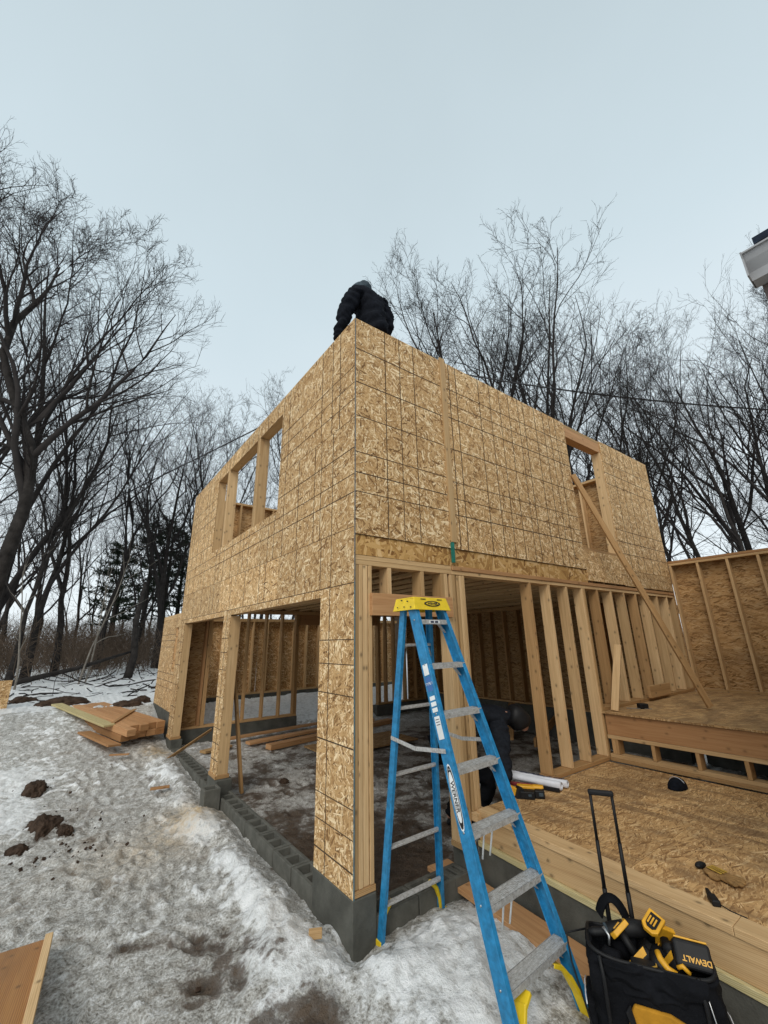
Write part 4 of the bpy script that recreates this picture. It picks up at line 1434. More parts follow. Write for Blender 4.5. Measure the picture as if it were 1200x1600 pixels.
# ------------------------------------------------------------------ small things on the deck
DZ = .271
pl = thing('rolled_plans', 'rolled white construction drawings lying on the floor deck by the wall', 'paper roll', (2.3, .06, DZ))
def roll(p0, p1, r, turns, parent, name, mat):
    p0, p1 = Vector(p0), Vector(p1)
    d = (p1 - p0)
    L = d.length
    d.normalize()
    s = Vector((0, 0, 1))
    s = (s - d * s.dot(d)).normalized()
    q = d.cross(s)
    K = 28 * turns
    P, F, U = [], [], []
    rows = 6
    for j in range(rows):
        for i in range(K):
            a = 2 * math.pi * i / 28
            rr = r * (1 - .40 * i / K) * (1 + .09 * math.sin(3 * a + j * 1.3) + .06 * math.sin(5 * a - 2 * j)) * (1 + .12 * (j / 5 - .5) ** 2)
            P.append(p0 + d * L * j / (rows - 1) + (s * math.cos(a) * (.8) + q * math.sin(a)) * rr)
    for j in range(rows - 1):
        for i in range(K - 1):
            b = j * K + i
            F.append((b, b + 1, b + K + 1, b + K))
            U.append([(0, 0)] * 4)
    mb = MB()
    mb.poly(P, F, U, 0, .5, True)
    o = mb.build(name, mat, parent)
    so_ = o.modifiers.new('solid', 'SOLIDIFY')
    so_.thickness = .0012
    return o
roll((2.14, .52, DZ + .05), (2.32, -.22, DZ + .044), .046, 3, pl, 'paper_sheet', 'white')
roll((2.25, .42, DZ + .046), (2.43, -.22, DZ + .040), .042, 3, pl, 'paper_sheet', 'white')
mb = MB()
for k in range(60):
    t = random.uniform(.25, .95)
    a = Vector((2.24, .44, DZ + .084)).lerp(Vector((2.43, -.22, DZ + .078)), t)
    mb.obox(a + Vector((random.uniform(-.022, .016), 0, .0005)), ((.265, -.96, 0), (.96, .265, 0), (0, 0, 1)), (random.uniform(.006, .03), random.uniform(.001, .004), .0006))
mb.build('drawing_print', 'ink', pl)

bp = thing('cordless_tool', 'yellow and black cordless tool lying in front of the rolled drawings', 'power tool', (2.02, -.1, DZ))
mb = MB()
mb.obox((1.98, -.09, DZ + .045), (Vector((.6, -.8, 0)), Vector((.8, .6, 0)), (0, 0, 1)), (.12, .035, .04))
mb.obox((2.03, -.15, DZ + .075), (Vector((.6, -.8, 0)), Vector((.8, .6, 0)), (0, 0, 1)), (.05, .028, .015))
mb.build('housing', 'toolyellow', bp, .008, 2)
mb = MB()
mb.obox((1.90, -.12, DZ + .033), (Vector((.6, -.8, 0)), Vector((.8, .6, 0)), (0, 0, 1)), (.065, .05, .032))
mb.obox((1.99, -.19, DZ + .036), (Vector((.6, -.8, 0)), Vector((.8, .6, 0)), (0, 0, 1)), (.045, .04, .034))
mb.build('battery', 'black', bp, .008, 2)
mb = MB()
mb.obox((1.965, -.225, DZ + .04), (Vector((.6, -.8, 0)), Vector((.8, .6, 0)), (0, 0, 1)), (.02, .012, .014))
mb.obox((1.875, -.165, DZ + .036), (Vector((.6, -.8, 0)), Vector((.8, .6, 0)), (0, 0, 1)), (.016, .012, .01))
mb.build('battery_clip', 'grey_fabric', bp, .002)
gp = thing('red_tool', 'dark red handled tool lying beside the rolled drawings', 'hand tool', (2.1, -.02, DZ))
MB().bar((2.02, .22, DZ + .03), (2.17, -.05, DZ + .03), .035, .03, (0, 0, 1)).build('grip', 'red', gp, .008, 2)
MB().bar((2.17, -.05, DZ + .028), (2.25, -.24, DZ + .022), .035, .02, (0, 0, 1)).build('jaw', 'black', gp, .004)

# cap lying on the deck (dark knitted dome)
hb = thing('dust_mask', 'dark grey cup shaped mask with pale seam lying on the floor deck', 'mask', (3.27, -.90, DZ))
mb = MB()
P, F, U = [], [], []
for j in range(9):
    ph = j / 8 * math.pi / 2
    for i in range(28):
        a = 2 * math.pi * i / 28
        r = math.cos(ph) ** .75
        k = 1 + .10 * math.cos(2 * a) + .03 * math.cos(5 * a)
        P.append((3.27 + .115 * r * k * math.cos(a), -.90 + .085 * r * math.sin(a) * k, DZ + .085 * math.sin(ph) + .004))
for j in range(8):
    for i in range(28):
        i2 = (i + 1) % 28
        F.append((j * 28 + i, j * 28 + i2, (j + 1) * 28 + i2, (j + 1) * 28 + i))
        U.append([(0, 0)] * 4)
mb.poly(P, F, U, 0, .5, True)
mb.build('shell', 'navy', hb)
MB().tube([(3.27 + .112 * math.cos(a) * .3 + .01, -.90 + .09 * math.cos(a), DZ + .006 + .088 * abs(math.sin(a)) ** .8) for a in np.linspace(.25, math.pi - .6, 12)], .0022, 6).build('seam', 'white', hb)

# glove
gl = thing('work_glove', 'tan leather work glove with black cuff lying on the floor deck', 'glove', (1.6, -1.73, DZ))
gd = Vector((-.28, -.96, 0)).normalized()
gs = Vector((-gd.y, gd.x, 0))
c = Vector((1.68, -1.62, DZ + .024))
# glove runs from cuff (far left in view) to fingers
J, E_ = [(c, (.052, .028)), (c + gd * .055, (.060, .030)), (c + gd * .11, (.062, .028))], [(0, 1), (1, 2)]
for k, (off, ln, bend) in enumerate(((-.034, .085, -.15), (-.012, .10, -.02), (.011, .095, .10), (.033, .078, .2))):
    b0 = c + gd * .135 + gs * off
    J.append((b0, .019))
    E_.append((2, len(J) - 1))
    J.append((b0 + (gd + gs * bend).normalized() * ln * .55 + Vector((0, 0, .006)), .018))
    E_.append((len(J) - 2, len(J) - 1))
    J.append((b0 + (gd + gs * bend).normalized() * ln + Vector((0, 0, -.004)), .016))
    E_.append((len(J) - 2, len(J) - 1))
J.append((c + gd * .07 - gs * .06, .02)); E_.append((1, len(J) - 1))
J.append((c + gd * .13 - gs * .068 + Vector((0, 0, -.006)), .018)); E_.append((len(J) - 2, len(J) - 1))
lt_ = skin_mesh('leather', J, E_, 'tan', gl, 2, 1)
cf_ = skin_mesh('cuff', [(c - gd * .06, (.048, .028)), (c - gd * .005, (.054, .032))], [(0, 1)], 'black', gl, 2)
mb = MB()
for k in (-1, 0, 1):
    mb.bar(c + gd * .03 + gs * .022 * k + Vector((0, 0, .014)), c + gd * .12 + gs * .026 * k + Vector((0, 0, .013)), .014, .006, tuple(gs))
mb.build('knuckle_patch', 'ochre', gl, .002)
for q_ in (lt_, cf_):
    wrinkle(q_, .007, 26, 2)
    zl = min(v.co.z for v in q_.data.vertices)
    for v in q_.data.vertices:
        v.co.z = .003 + (v.co.z - zl) * .62

ph = thing('marker_tool', 'small black tool with a thin black lead lying at the deck edge', 'tool', (1.30, -1.78, DZ))
mb = MB()
pa, pb = Vector((1.395, -1.715, DZ + .016)), Vector((1.275, -1.80, DZ + .018))
mb.bar(pa, pa.lerp(pb, .45), .03, .018, (0, 0, 1))
mb.bar(pa.lerp(pb, .4), pb, .042, .03, (1, -1, 0))
mb.build('case', 'black', ph, .006, 2)
MB().tube([pb + Vector((.01, -.01, 0)), (1.29, -1.86, DZ + .004), (1.285, -1.93, DZ + .004)], .003, 6).build('lead', 'black', ph)

sw_ = thing('hand_plane', 'small black tool lying on the raised deck near the studs', 'tool', (4.30, -.24, .822))
mb = MB()
mb.obox((4.32, -.24, .855), (Vector((.8, -.6, 0)), Vector((.6, .8, 0)), (0, 0, 1)), (.055, .045, .032))
mb.build('body', 'black', sw_, .01, 2)
MB().bar((4.15, -.11, .835), (4.36, -.33, .827), .022, .006, (1, 1, 0)).build('blade', 'steel', sw_)

# ------------------------------------------------------------------ rolling tool bag
bag = thing('rolling_tool_bag', 'black rolling tool bag with telescopic handle full of yellow tools', 'tool bag', (.78, -1.62, -.3))
bo = Vector((.78, -1.615, 0))
bx = Vector((.29, -.48, 0)).normalized()      # long side
by = Vector((-bx.y, bx.x, 0))                 # to the deck (away from the viewer)
if by.x < 0:
    by = -by
bz = Vector((0, 0, 1))
def bp_(a, b, z):
    return bo + bx * a + by * b + bz * z
def bag_shell():
    P, F, U = [], [], []
    lv = [(-.27, .255, .135), (-.24, .275, .15), (-.05, .285, .155), (.10, .29, .155), (.155, .285, .15), (.185, .275, .142)]
    n = 40
    def ring(hx, hy, z, k):
        for i in range(n):
            a = 2 * math.pi * i / n
            ca, sa_ = math.cos(a), math.sin(a)
            e_ = .35
            xx = hx * (abs(ca) ** e_) * (1 if ca > 0 else -1)
            yy = hy * (abs(sa_) ** e_) * (1 if sa_ > 0 else -1)
            wob = .006 * math.sin(5 * a + z * 20) + .004 * math.sin(9 * a)
            P.append(bp_(xx * (1 + wob), yy * (1 + wob * 2), z + (.012 * math.sin(2 * a + 1) if k > 3 else 0)))
    for k, (z, hx, hy) in enumerate(lv):
        ring(hx, hy, z, k)
    ring(.262, .128, .185, 4)
    ring(.25, .12, .06, 0)
    L = len(lv) + 2
    for j in range(L - 1):
        for i in range(n):
            i2 = (i + 1) % n
            F.append((j * n + i, j * n + i2, (j + 1) * n + i2, (j + 1) * n + i))
            U.append([(0, 0)] * 4)
    F.append(tuple(range((L - 1) * n, L * n)))
    U.append([(0, 0)] * n)
    F.append(tuple(reversed(range(n))))
    U.append([(0, 0)] * n)
    mb = MB()
    mb.poly(P, F, U, 0, .5, True)
    return mb
sh = bag_shell().build('bag_shell', 'fabric', bag)
sb_ = sh.modifiers.new('sub', 'SUBSURF')
sb_.levels = sb_.render_levels = 2
_dg = bpy.context.evaluated_depsgraph_get()
_me = bpy.data.meshes.new_from_object(sh.evaluated_get(_dg))
sh.modifiers.clear()
sh.data = _me
wrinkle(sh, .020, 13, 7)
# rim tube
n = 48
pts = []
for i in range(n + 1):
    a = 2 * math.pi * i / n
    ca, sa_ = math.cos(a), math.sin(a)
    pts.append(bp_(.276 * (abs(ca) ** .35) * (1 if ca > 0 else -1), .143 * (abs(sa_) ** .35) * (1 if sa_ > 0 else -1), .188 + .012 * math.sin(2 * a + 1)))
MB().tube(pts, .009, 8).build('rim', 'black', sh)
# front flap (towards the viewer, -by side) sagging in the middle
mb = MB()
K = 14
P, F, U = [], [], []
for i in range(K + 1):
    t = i / K
    a = -.22 + .44 * t
    sag = .09 * math.sin(math.pi * t) ** 1.3
    for j in range(6):
        q = j / 5
        P.append(bp_(a + .006 * math.sin(7 * t + j), -.152 - .018 * math.sin(math.pi * q) - .006 * math.sin(9 * t), .185 - q * (.07 + sag)))
for i in range(K):
    for j in range(5):
        b = i * 6 + j
        F.append((b, b + 1, b + 7, b + 6))
        U.append([(0, 0)] * 4)
mb.poly(P, F, U, 0, .5, True)
fo = mb.build('front_flap', 'fabric', sh)
fs_ = fo.modifiers.new('sub', 'SUBSURF')
fs_.levels = fs_.render_levels = 3
_dg = bpy.context.evaluated_depsgraph_get()
_me = bpy.data.meshes.new_from_object(fo.evaluated_get(_dg))
fo.modifiers.clear()
fo.data = _me
wrinkle(fo, .016, 16, 4)
fo.modifiers.new('solid', 'SOLIDIFY').thickness = .006
# ochre pocket with black frame
mb = MB()
ol = [(-.125, -.27), (.135, -.27), (.15, -.12), (.13, -.0), (.05, .03), (-.10, .035), (-.135, -.02)]
mb.prism(ol, bp_(0, -.148, 0), bx, bz, .022)
mb.build('front_pocket', 'orangecloth', sh, .008, 2)
mb = MB()
fr = [(-.12, .035), (-.10, -.05), (.0, -.12), (.13, -.17), (.13, -.19), (-.01, -.145), (-.12, -.07), (-.145, .0)]
mb.prism(fr, bp_(0, -.164, 0), bx, bz, .014)
mb.build('pocket_frame', 'black', sh, .003)
mb = MB()
mb.prism([(-.115, -.075), (.02, -.15), (.12, -.19), (.12, -.26), (-.115, -.26)], bp_(0, -.160, 0), bx, bz, .014)
mb.build('pocket_panel', 'toolyellow', sh, .004)
# side pockets with pale piping, zip line, vertical straps
for s in (-1, 1):
    mb = MB()
    mb.obox(bp_(.295 * s, .0, -.13), (bx, by, bz), (.022, .10, .09))
    pk = mb.build('side_pocket', 'fabric', sh, .015, 2)
    MB().tube([bp_(.318 * s, -.10, -.05), bp_(.322 * s, -.05, -.04), bp_(.322 * s, .05, -.04), bp_(.318 * s, .1, -.05)], .003, 6).build('piping', 'white', pk)
MB().tube([bp_(.215, -.163, .12), bp_(.235, -.165, .0), bp_(.25, -.162, -.13)], .003, 6).build('zip', 'steel', sh)
for a in (-.23, .19):
    MB().tube([bp_(a, -.152, .19), bp_(a + .01, -.168, .10), bp_(a + .015, -.168, -.24)], .010, 6).build('strap', 'black', sh)
# carry strap arch
mb = MB()
for k in range(9):
    pass
arc = [bp_(-.205 + .14 * t, .13 - .02 * math.sin(math.pi * t), .19 + .135 * math.sin(math.pi * (.04 + .92 * t)) ** .6) for t in np.linspace(0, 1, 13)]
P, F, U = [], [], []
for i, q in enumerate(arc):
    t_ = (arc[min(i + 1, 12)] - arc[max(i - 1, 0)]).normalized()
    w_ = (by * .8 + bz * .3 - bx * .5 * math.cos(math.pi * i / 12)).normalized()
    w_ = (w_ - t_ * w_.dot(t_)).normalized() * .027
    n_ = t_.cross(w_).normalized() * .004
    P += [q - w_ - n_, q + w_ - n_, q + w_ + n_, q - w_ + n_]
for i in range(12):
    for k in range(4):
        F.append((i * 4 + k, i * 4 + (k + 1) % 4, i * 4 + 4 + (k + 1) % 4, i * 4 + 4 + k))
        U.append([(0, 0)] * 4)
mb.poly(P, F, U, 0, .5, True)
mb.build('carry_strap', 'fabric', bag)
# telescopic handle
hz0, hz1 = .10, .83
for a in (-.155, -.035):
    p0 = bp_(a - .0, .155, hz0)
    p1 = bp_(a * .98 - .01, .150, hz1)
    mb = MB()
    mb.tube([p0, p0.lerp(p1, .34)], .0125, 10)
    mb.tube([p0.lerp(p1, .34), p0.lerp(p1, .66)], .0105, 10)
    mb.tube([p0.lerp(p1, .66), p1], .0085, 10)
    mb.build('handle_tube', 'black', bag)
a0, a1 = bp_(-.155 * .98 - .01 - .012, .150, hz1), bp_(-.035 * .98 - .01 + .012, .150, hz1)
MB().bar(a0, a1, .030, .030, (0, 0, 1)).build('handle_grip', 'black', bag, .010, 3)
# wheels
for s in (-1, 1):
    MB().tube([bp_(s * .30, .13, -.26), bp_(s * .265, .13, -.26)], .05, 20).build('wheel', 'black', bag, .004)

# tools inside the bag: each its own thing
def tool_frame(p, yaw, pitch, roll):
    r = Matrix.Rotation(yaw, 3, 'Z') @ Matrix.Rotation(pitch, 3, 'Y') @ Matrix.Rotation(roll, 3, 'X')
    return Vector(p), r @ Vector((1, 0, 0)), r @ Vector((0, 1, 0)), r @ Vector((0, 0, 1))
def drill(label, p, yaw, pitch, roll, foot=True, sc=1.0):
    c, X_, Y_, Z_ = tool_frame(p, yaw, pitch, roll)
    t = thing('cordless_drill', label, 'power tool', tuple(c))
    def q(a, b, d):
        return c + (X_ * a + Y_ * b + Z_ * d) * sc
    mb = MB()
    mb.tube([q(-.10, 0, 0), q(-.09, 0, 0), q(-.02, 0, 0), q(.05, 0, 0), q(.09, 0, 0)], [.022 * sc, .033 * sc, .035 * sc, .032 * sc, .026 * sc], 14)
    mb.build('motor_housing', 'black', t)
    MB().tube([q(.09, 0, 0), q(.12, 0, 0), q(.15, 0, 0)], [.024 * sc, .023 * sc, .012 * sc], 12).build('chuck', 'grey_fabric', t)
    mb = MB()
    mb.tube([q(-.03, 0, -.02), q(-.035, 0, -.07), q(-.045, 0, -.12)], [.022 * sc, .019 * sc, .021 * sc], 10)
    mb.build('grip', 'black', t)
    mb = MB()
    oc_ = [(-.055, -.04), (.035, -.04), (.055, -.02), (.055, .02), (.035, .04), (-.055, .04)]
    mb.prism([(a * sc, b * sc) for a, b in oc_], q(-.045, 0, -.145), X_, Y_, .024 * sc)
    ft = mb.build('battery_foot', 'toolyellow', t, .004, 2)
    if foot:
        mb = MB()
        mb.prism([(a * sc * .72, b * sc * .62) for a, b in oc_], q(-.045, 0, -.148), X_, Y_, .003 * sc)
        mb.build('socket', 'black', ft)
        mb = MB()
        for k in range(3):
            mb.prism([(-.02 * sc, -.015 * sc + k * .014 * sc), (.022 * sc, -.015 * sc + k * .014 * sc), (.022 * sc, -.008 * sc + k * .014 * sc), (-.02 * sc, -.008 * sc + k * .014 * sc)],
                     q(-.045, 0, -.151), X_, Y_, .003 * sc)
        mb.build('contact_rail', 'toolyellow', ft)
    mb = MB()
    mb.prism([(-.085 * sc, -.034 * sc), (.045 * sc, -.036 * sc), (.04 * sc, -.010 * sc), (-.075 * sc, -.006 * sc)], q(0, -.036, .0), X_, Z_, -.004 * sc)
    mb.build('side_panel', 'toolyellow', t)
    return t
yw = math.atan2(bx.y, bx.x)
drill('upturned drill at the left end of the bag showing its empty yellow battery foot', bp_(-.06, -.05, .125), yw + .4, 2.5, .5)
drill('upturned drill in the middle of the bag, its yellow foot highest of the tools', bp_(.015, .07, .15), yw + .9, 2.75, -.4)
drill('drill wedged between the middle one and the battery case with its foot to the viewer', bp_(.10, -.03, .12), yw - .5, 2.2, .7, False)
mbt = thing('cordless_saw', 'long black tool lying across the back left of the tool bag', 'power tool', tuple(bp_(-.12, .03, .2)))
mb = MB()
mb.tube([bp_(-.27, .0, .20), bp_(-.24, .005, .205), bp_(-.19, .015, .21), bp_(-.17, .02, .215), bp_(-.05, .05, .235), bp_(.03, .07, .235)], [.014, .022, .02, .036, .040, .03], 14)
mb.build('motor_housing', 'black', mbt)
MB().tube([bp_(-.185, .017, .212), bp_(-.172, .02, .214)], [.034, .034], 14).build('collar', 'grey_fabric', mbt)
MB().tube([bp_(-.20, .018, .215), bp_(-.19, -.01, .24), bp_(-.17, -.03, .22), bp_(-.175, -.035, .18)], .007, 8).build('bracket', 'steel', mbt)
mb = MB()
for (a_, b_, z_, r_) in ((-.18, -.05, .13, .05), (-.10, .06, .14, .06), (-.02, -.03, .12, .06), (.06, .03, .13, .06), (.14, .05, .14, .06), (.20, .03, .13, .05), (.02, .09, .15, .04)):
    mb.tube([bp_(a_ - .05, b_, z_ - .03), bp_(a_, b_ + .01, z_), bp_(a_ + .05, b_ - .01, z_ + .01)], [r_ * .7, r_, r_ * .7], 10)
mb.build('pouch_lining', 'fabric', bag)
drill('yellow bodied tool lying behind the battery case in the tool bag', bp_(.13, .085, .165), yw + 1.2, .35, .2, False, .9)
nt_ = thing('nailer', 'curved yellow and black tool handle just left of the battery case', 'power tool', tuple(bp_(.09, -.07, .18)))
MB().tube([bp_(.045, -.06, .21), bp_(.05, -.09, .20), bp_(.075, -.11, .175), bp_(.11, -.118, .165)], [.014, .015, .015, .013], 10).build('guard', 'toolyellow', nt_)
MB().tube([bp_(.03, -.04, .18), bp_(.04, -.08, .17), bp_(.07, -.10, .15)], [.03, .03, .025], 10).build('body', 'black', nt_)
MB().tube([bp_(.12, -.10, .185), bp_(.14, -.11, .20), bp_(.165, -.11, .175)], [.010, .011, .010], 8).build('hook', 'toolyellow', nt_)
n2_ = thing('tool_case', 'flat black plate with a pale rim at the front left of the tool bag', 'tool', tuple(bp_(-.02, -.11, .17)))
MB().obox(bp_(-.03, -.105, .168), (bx, by, bz), (.055, .03, .012)).build('plate', 'black', n2_, .008, 2)
MB().tube([bp_(-.085, -.135, .178), bp_(.0, -.137, .180), bp_(.025, -.12, .180), bp_(.027, -.08, .180)], .004, 6).build('rim', 'ochre', n2_)
bt = thing('battery_case', 'black battery pack with gold lettering at the right end of the tool bag', 'battery', tuple(bp_(.20, -.02, .2)))
mb = MB()
c = bp_(.195, -.045, .215)
nx_ = (bx * .98 + bz * -.05).normalized()
nz_ = (bz * .80 + -by * -.5).normalized()
fx = frame(c, nx_, nz_)
ax_ = [Vector((fx[0][i], fx[1][i], fx[2][i])) for i in range(3)]
mb.obox(c, ax_, (.078, .052, .045))
bcase = mb.build('case', 'black', bt, .014, 3)
mb = MB()
mb.obox(c + ax_[1] * .056 - ax_[2] * -.02, ax_, (.070, .004, .018))
mb.build('latch_strip', 'toolyellow', bt, .003, 2)
fdir = ax_[2] if ax_[2].dot(-by) > 0 else -ax_[2]
ux_ = -ax_[0]
uy_ = fdir.cross(ux_)
text_mesh('brand_lettering', 'DEWALT', .030, 'toolyellow', frame(c + fdir * .0462 + ax_[0] * .012 - ax_[1] * .016, ux_, uy_), bcase, .0006, .0008)

# black cable hanging from the bag
cb = MB().tube([(.66, -1.36, .20), (.56, -1.30, .19), (.52, -1.34, .10), (.53, -1.40, -.10), (.52, -1.46, -.27), (.45, -1.55, -.28)], .005, 8).build('power_cord', 'black', bag)

# ------------------------------------------------------------------ lumber lying about
def gz(x, y):
    return float(base_height(x, y))
stk = thing('lumber_stack', 'low stack of reddish planks lying in the snow left of the far garage post', 'lumber stack', (-.6, 7.6, 0))
d1 = Vector((-.30, .95, .055)).normalized()
d2 = Vector((.95, .30, 0)).normalized()
Bc = Vector((-.84, 6.60, .055))
for lay in range(2):
    for k in range(5):
        w = .165
        jit = random.uniform(-.06, .06) - (.25 if (k == 0 and lay == 1) else 0)
        c = Bc + d2 * (w * (k + .5)) + d1 * (1.45 + jit) + Vector((0, 0, .065 + lay * .118))
        MB().obox(c, (d1, d2, d1.cross(d2) * -1), (1.45, w / 2 - .003, .056)).build('plank', 'lumber_red', stk, .004)
def board(label, p0, p1, w, t, mat='lumber', side=(1, 0, 0), name='board', group=None, tone=None):
    o = MB().bar(p0, p1, w, t, side, 0, tone).build(name, mat, None, .003)
    return tag(o, label, 'board', group)
board('pale green treated board lying on the left edge of the reddish lumber stack', (-1.85, 9.5, .50), (-1.0, 6.9, .31), .20, .035, 'treated', (1, .3, .0))
board('short orange board sticking out below the treated board by the lumber stack', (-1.35, 7.5, .16), (-.93, 6.3, .07), .22, .035, 'lumber_red', (1, .3, -.1))
board('thin grey brown lath lying slantwise on top of the lumber stack', (-.95, 7.0, .335), (-.45, 8.2, .40), .07, .018, 'lumber_dark', (1, 0, 0))
board('thin splintered wood strip on the slush in front of the lumber stack', (-1.0, 6.15, -.04), (-.72, 6.05, -.05), .06, .02, 'lumber_red', (0, 1, 0))
gr = 'planks lying on the garage floor'
board('long orange plank lying nearest the far block wall inside the garage', (1.0, 6.35, -.10), (4.4, 6.75, -.10), .14, .04, 'lumber_red', (0, 1, 0), group=gr)
board('long orange plank lying second from the far block wall inside the garage', (1.3, 5.95, -.15), (4.6, 6.40, -.15), .18, .05, 'lumber_red', (0, 1, 0), group=gr)
board('thick double plank lying nearest the viewer on the garage floor', (1.55, 5.50, -.18), (4.9, 6.05, -.17), .20, .09, 'lumber_red', (0, 1, 0), group=gr)
board('short plank end lying on the slush beside the far garage pier', (.45, 5.9, -.17), (1.0, 6.1, -.17), .18, .04, 'lumber', (0, 1, 0), group=gr)
board('thin lath leaning on the far end of the block row', (-.28, 5.55, -.16), (.75, 6.55, .08), .05, .02, 'lumber_dark', (0, 0, 1))
board('wide orange plank lying on the ground along the deck foundation', (1.17, .40, -.235), (1.02, -1.45, -.235), .24, .038, 'lumber_red', (1, 0, 0))
board('second orange plank lying on the ground near the tool bag at the deck foot', (1.03, -1.5, -.255), (.98, -2.85, -.255), .22, .038, 'lumber_red', (1, 0, 0))
board('small wood chunk on the slush left of the near pier', (-.27, .13, -.15), (-.19, .09, -.15), .05, .035, 'lumber', (0, 0, 1), 'wood_chunk')
board('stick of broken wood on the slush in front of the middle pier', (-.62, 4.35, -.20), (-.38, 4.30, -.20), .05, .03, 'lumber_red', (0, 1, 0), 'wood_chunk')
# debris pile in the dim far corner of the garage
gp2 = 'boards heaped by the dim inner wall'
for k, (a, b) in enumerate((((4.6, 2.2, .05), (6.3, 3.4, .35)), ((4.9, 1.9, .0), (6.5, 2.5, .12)), ((4.4, 3.0, .0), (6.2, 4.1, .12)))):
    board(('steepest board of the heap by the dim inner wall', 'lowest board of the heap by the dim inner wall', 'farthest board of the heap by the dim inner wall')[k],
          a, b, .14, .04, 'lumber_dark', (0, 0, 1) if k else (0, 1, 0), group=gp2)
o = MB().box((2.2, 4.3, -.24), (4.3, 5.3, -.215)).build('plywood_sheet', 'osb_in')
tag(o, 'brown sheet of strand board lying flat on the garage floor', 'sheet')

# leaning wet panel at lower left
pn = thing('framed_panel', 'wet orange plywood panel with a pale edge strip lying at the lower left', 'panel', (-1.9, .9, -.2))
c0 = Vector((-1.665, 1.20, -.16))
pd = Vector((-.075, -.95, .12)).normalized()
px = Vector((-1, .10, -.02)).normalized()
pn_n = px.cross(pd)
if pn_n.z < 0:
    pn_n = -pn_n
MB().obox(c0 + px * .5 + pd * .75, (px, pd, pn_n), (.5, .75, .008)).build('sheet', 'plywood', pn)
MB().obox(c0 + px * .014 + pd * .75 + pn_n * .011, (pd, px, pn_n), (.76, .022, .021)).build('edge_strip', 'lumber', pn, .002)
# far left board
o = MB().box((-4.2, 10.0, .30), (-2.73, 10.04, 1.03)).build('strand_board_panel', 'osb')
o.rotation_euler = (0, 0, 0)
tag(o, 'strand board panel standing in the snow at the far left edge', 'panel')

# ------------------------------------------------------------------ clods of earth
def clod(label, cx, cy, cz, rx, ry, rz, seed, group='clods of dug earth in the snow'):
    bm = bmesh.new()
    bmesh.ops.create_icosphere(bm, subdivisions=5, radius=1)
    from mathutils import noise as mn
    for v in bm.verts:
        p = v.co
        n_ = mn.fractal(Vector((p.x * 1.3 + seed, p.y * 1.3, p.z * 1.3)), 1.0, 2.0, 5)
        r = 1 + .26 * n_ + .10 * mn.noise(p * 7 + Vector((seed, 0, 0)))
        v.co = Vector((p.x * rx * r, p.y * ry * r, max(p.z, -.3) * rz * r))
    me = bpy.data.meshes.new('earth_clod')
    bm.to_mesh(me)
    bm.free()
    for p in me.polygons:
        p.use_smooth = True
    me.materials.append(M['dirt'])
    o = bpy.data.objects.new('earth_clod', me)
    COL.objects.link(o)
    o.location = (cx, cy, cz)
    return tag(o, label, 'earth clod', group)
clod('largest brown earth clod half sunk in the slush at left', -1.80, 3.92, -.335, .21, .34, .16, 1)
clod('dark earth clod behind the largest one at left', -1.93, 5.35, -.26, .15, .24, .17, 5)
clod('small dark clod just in front of the largest clod', -1.58, 3.60, -.27, .08, .12, .07, 9)
clod('flat dark clod at the left picture edge in the slush', -1.98, 3.35, -.28, .10, .14, .06, 12)
clod('long dark earth heap in the snow behind the lumber stack', -1.72, 10.1, .40, .50, .40, .20, 14)
clod('dark earth heap between the lumber stack and the wing', -.50, 9.0, .36, .34, .22, .15, 17)
clod('small dark earth heap left of the long one', -2.5, 11.1, .43, .3, .3, .14, 21)
clod('small dark clod on the garage floor slush', 1.05, 3.6, -.26, .07, .05, .05, 25)
clod('low brown earth hump by the wing corner', -.22, 9.35, .40, .22, .18, .14, 31)

rngc = np.random.default_rng(3)
mb = MB()
for k in range(150):
    c_ = [(-1.8, 3.9), (-1.93, 5.3), (-1.6, 3.5), (-1.5, 3.0), (.05, -1.1), (-.5, -.3)][int(rngc.integers(0, 6))]
    x_, y_ = c_[0] + rngc.normal() * .28, c_[1] + rngc.normal() * .38
    r_ = float(rngc.uniform(.003, .012))
    z_ = gz(x_, y_) + .02
    a_ = Vector(rngc.normal(size=3)).normalized()
    b_ = a_.orthogonal().normalized()
    mb.obox((x_, y_, z_), (a_, b_, a_.cross(b_)), (r_ * 1.4, r_, r_ * .8))
cr_ = mb.build('soil_crumbs', 'dirt')
cr_['kind'] = 'stuff'
cr_['label'] = 'crumbs of dark soil scattered on the slush'
cr_['category'] = 'soil'

# ------------------------------------------------------------------ bare trees
def perp(d, rng):
    r = rng.normal(size=d.shape)
    r -= (r * d).sum(1, keepdims=True) * d
    return r / np.linalg.norm(r, axis=1, keepdims=True)

def norm(v):
    return v / np.maximum(np.linalg.norm(v, axis=-1, keepdims=True), 1e-9)

def grow(p, d, L, K, wander, trop, rng):
    """vectorised random walk: returns (N,K+1,3) points and (N,K+1,3) directions"""
    P, D = [p], [d]
    for k in range(K):
        d = norm(d + rng.normal(size=d.shape) * wander + np.array([0, 0, trop]))
        p = p + d * (L / K)[:, None]
        P.append(p)
        D.append(d)
    return np.stack(P, 1), np.stack(D, 1)

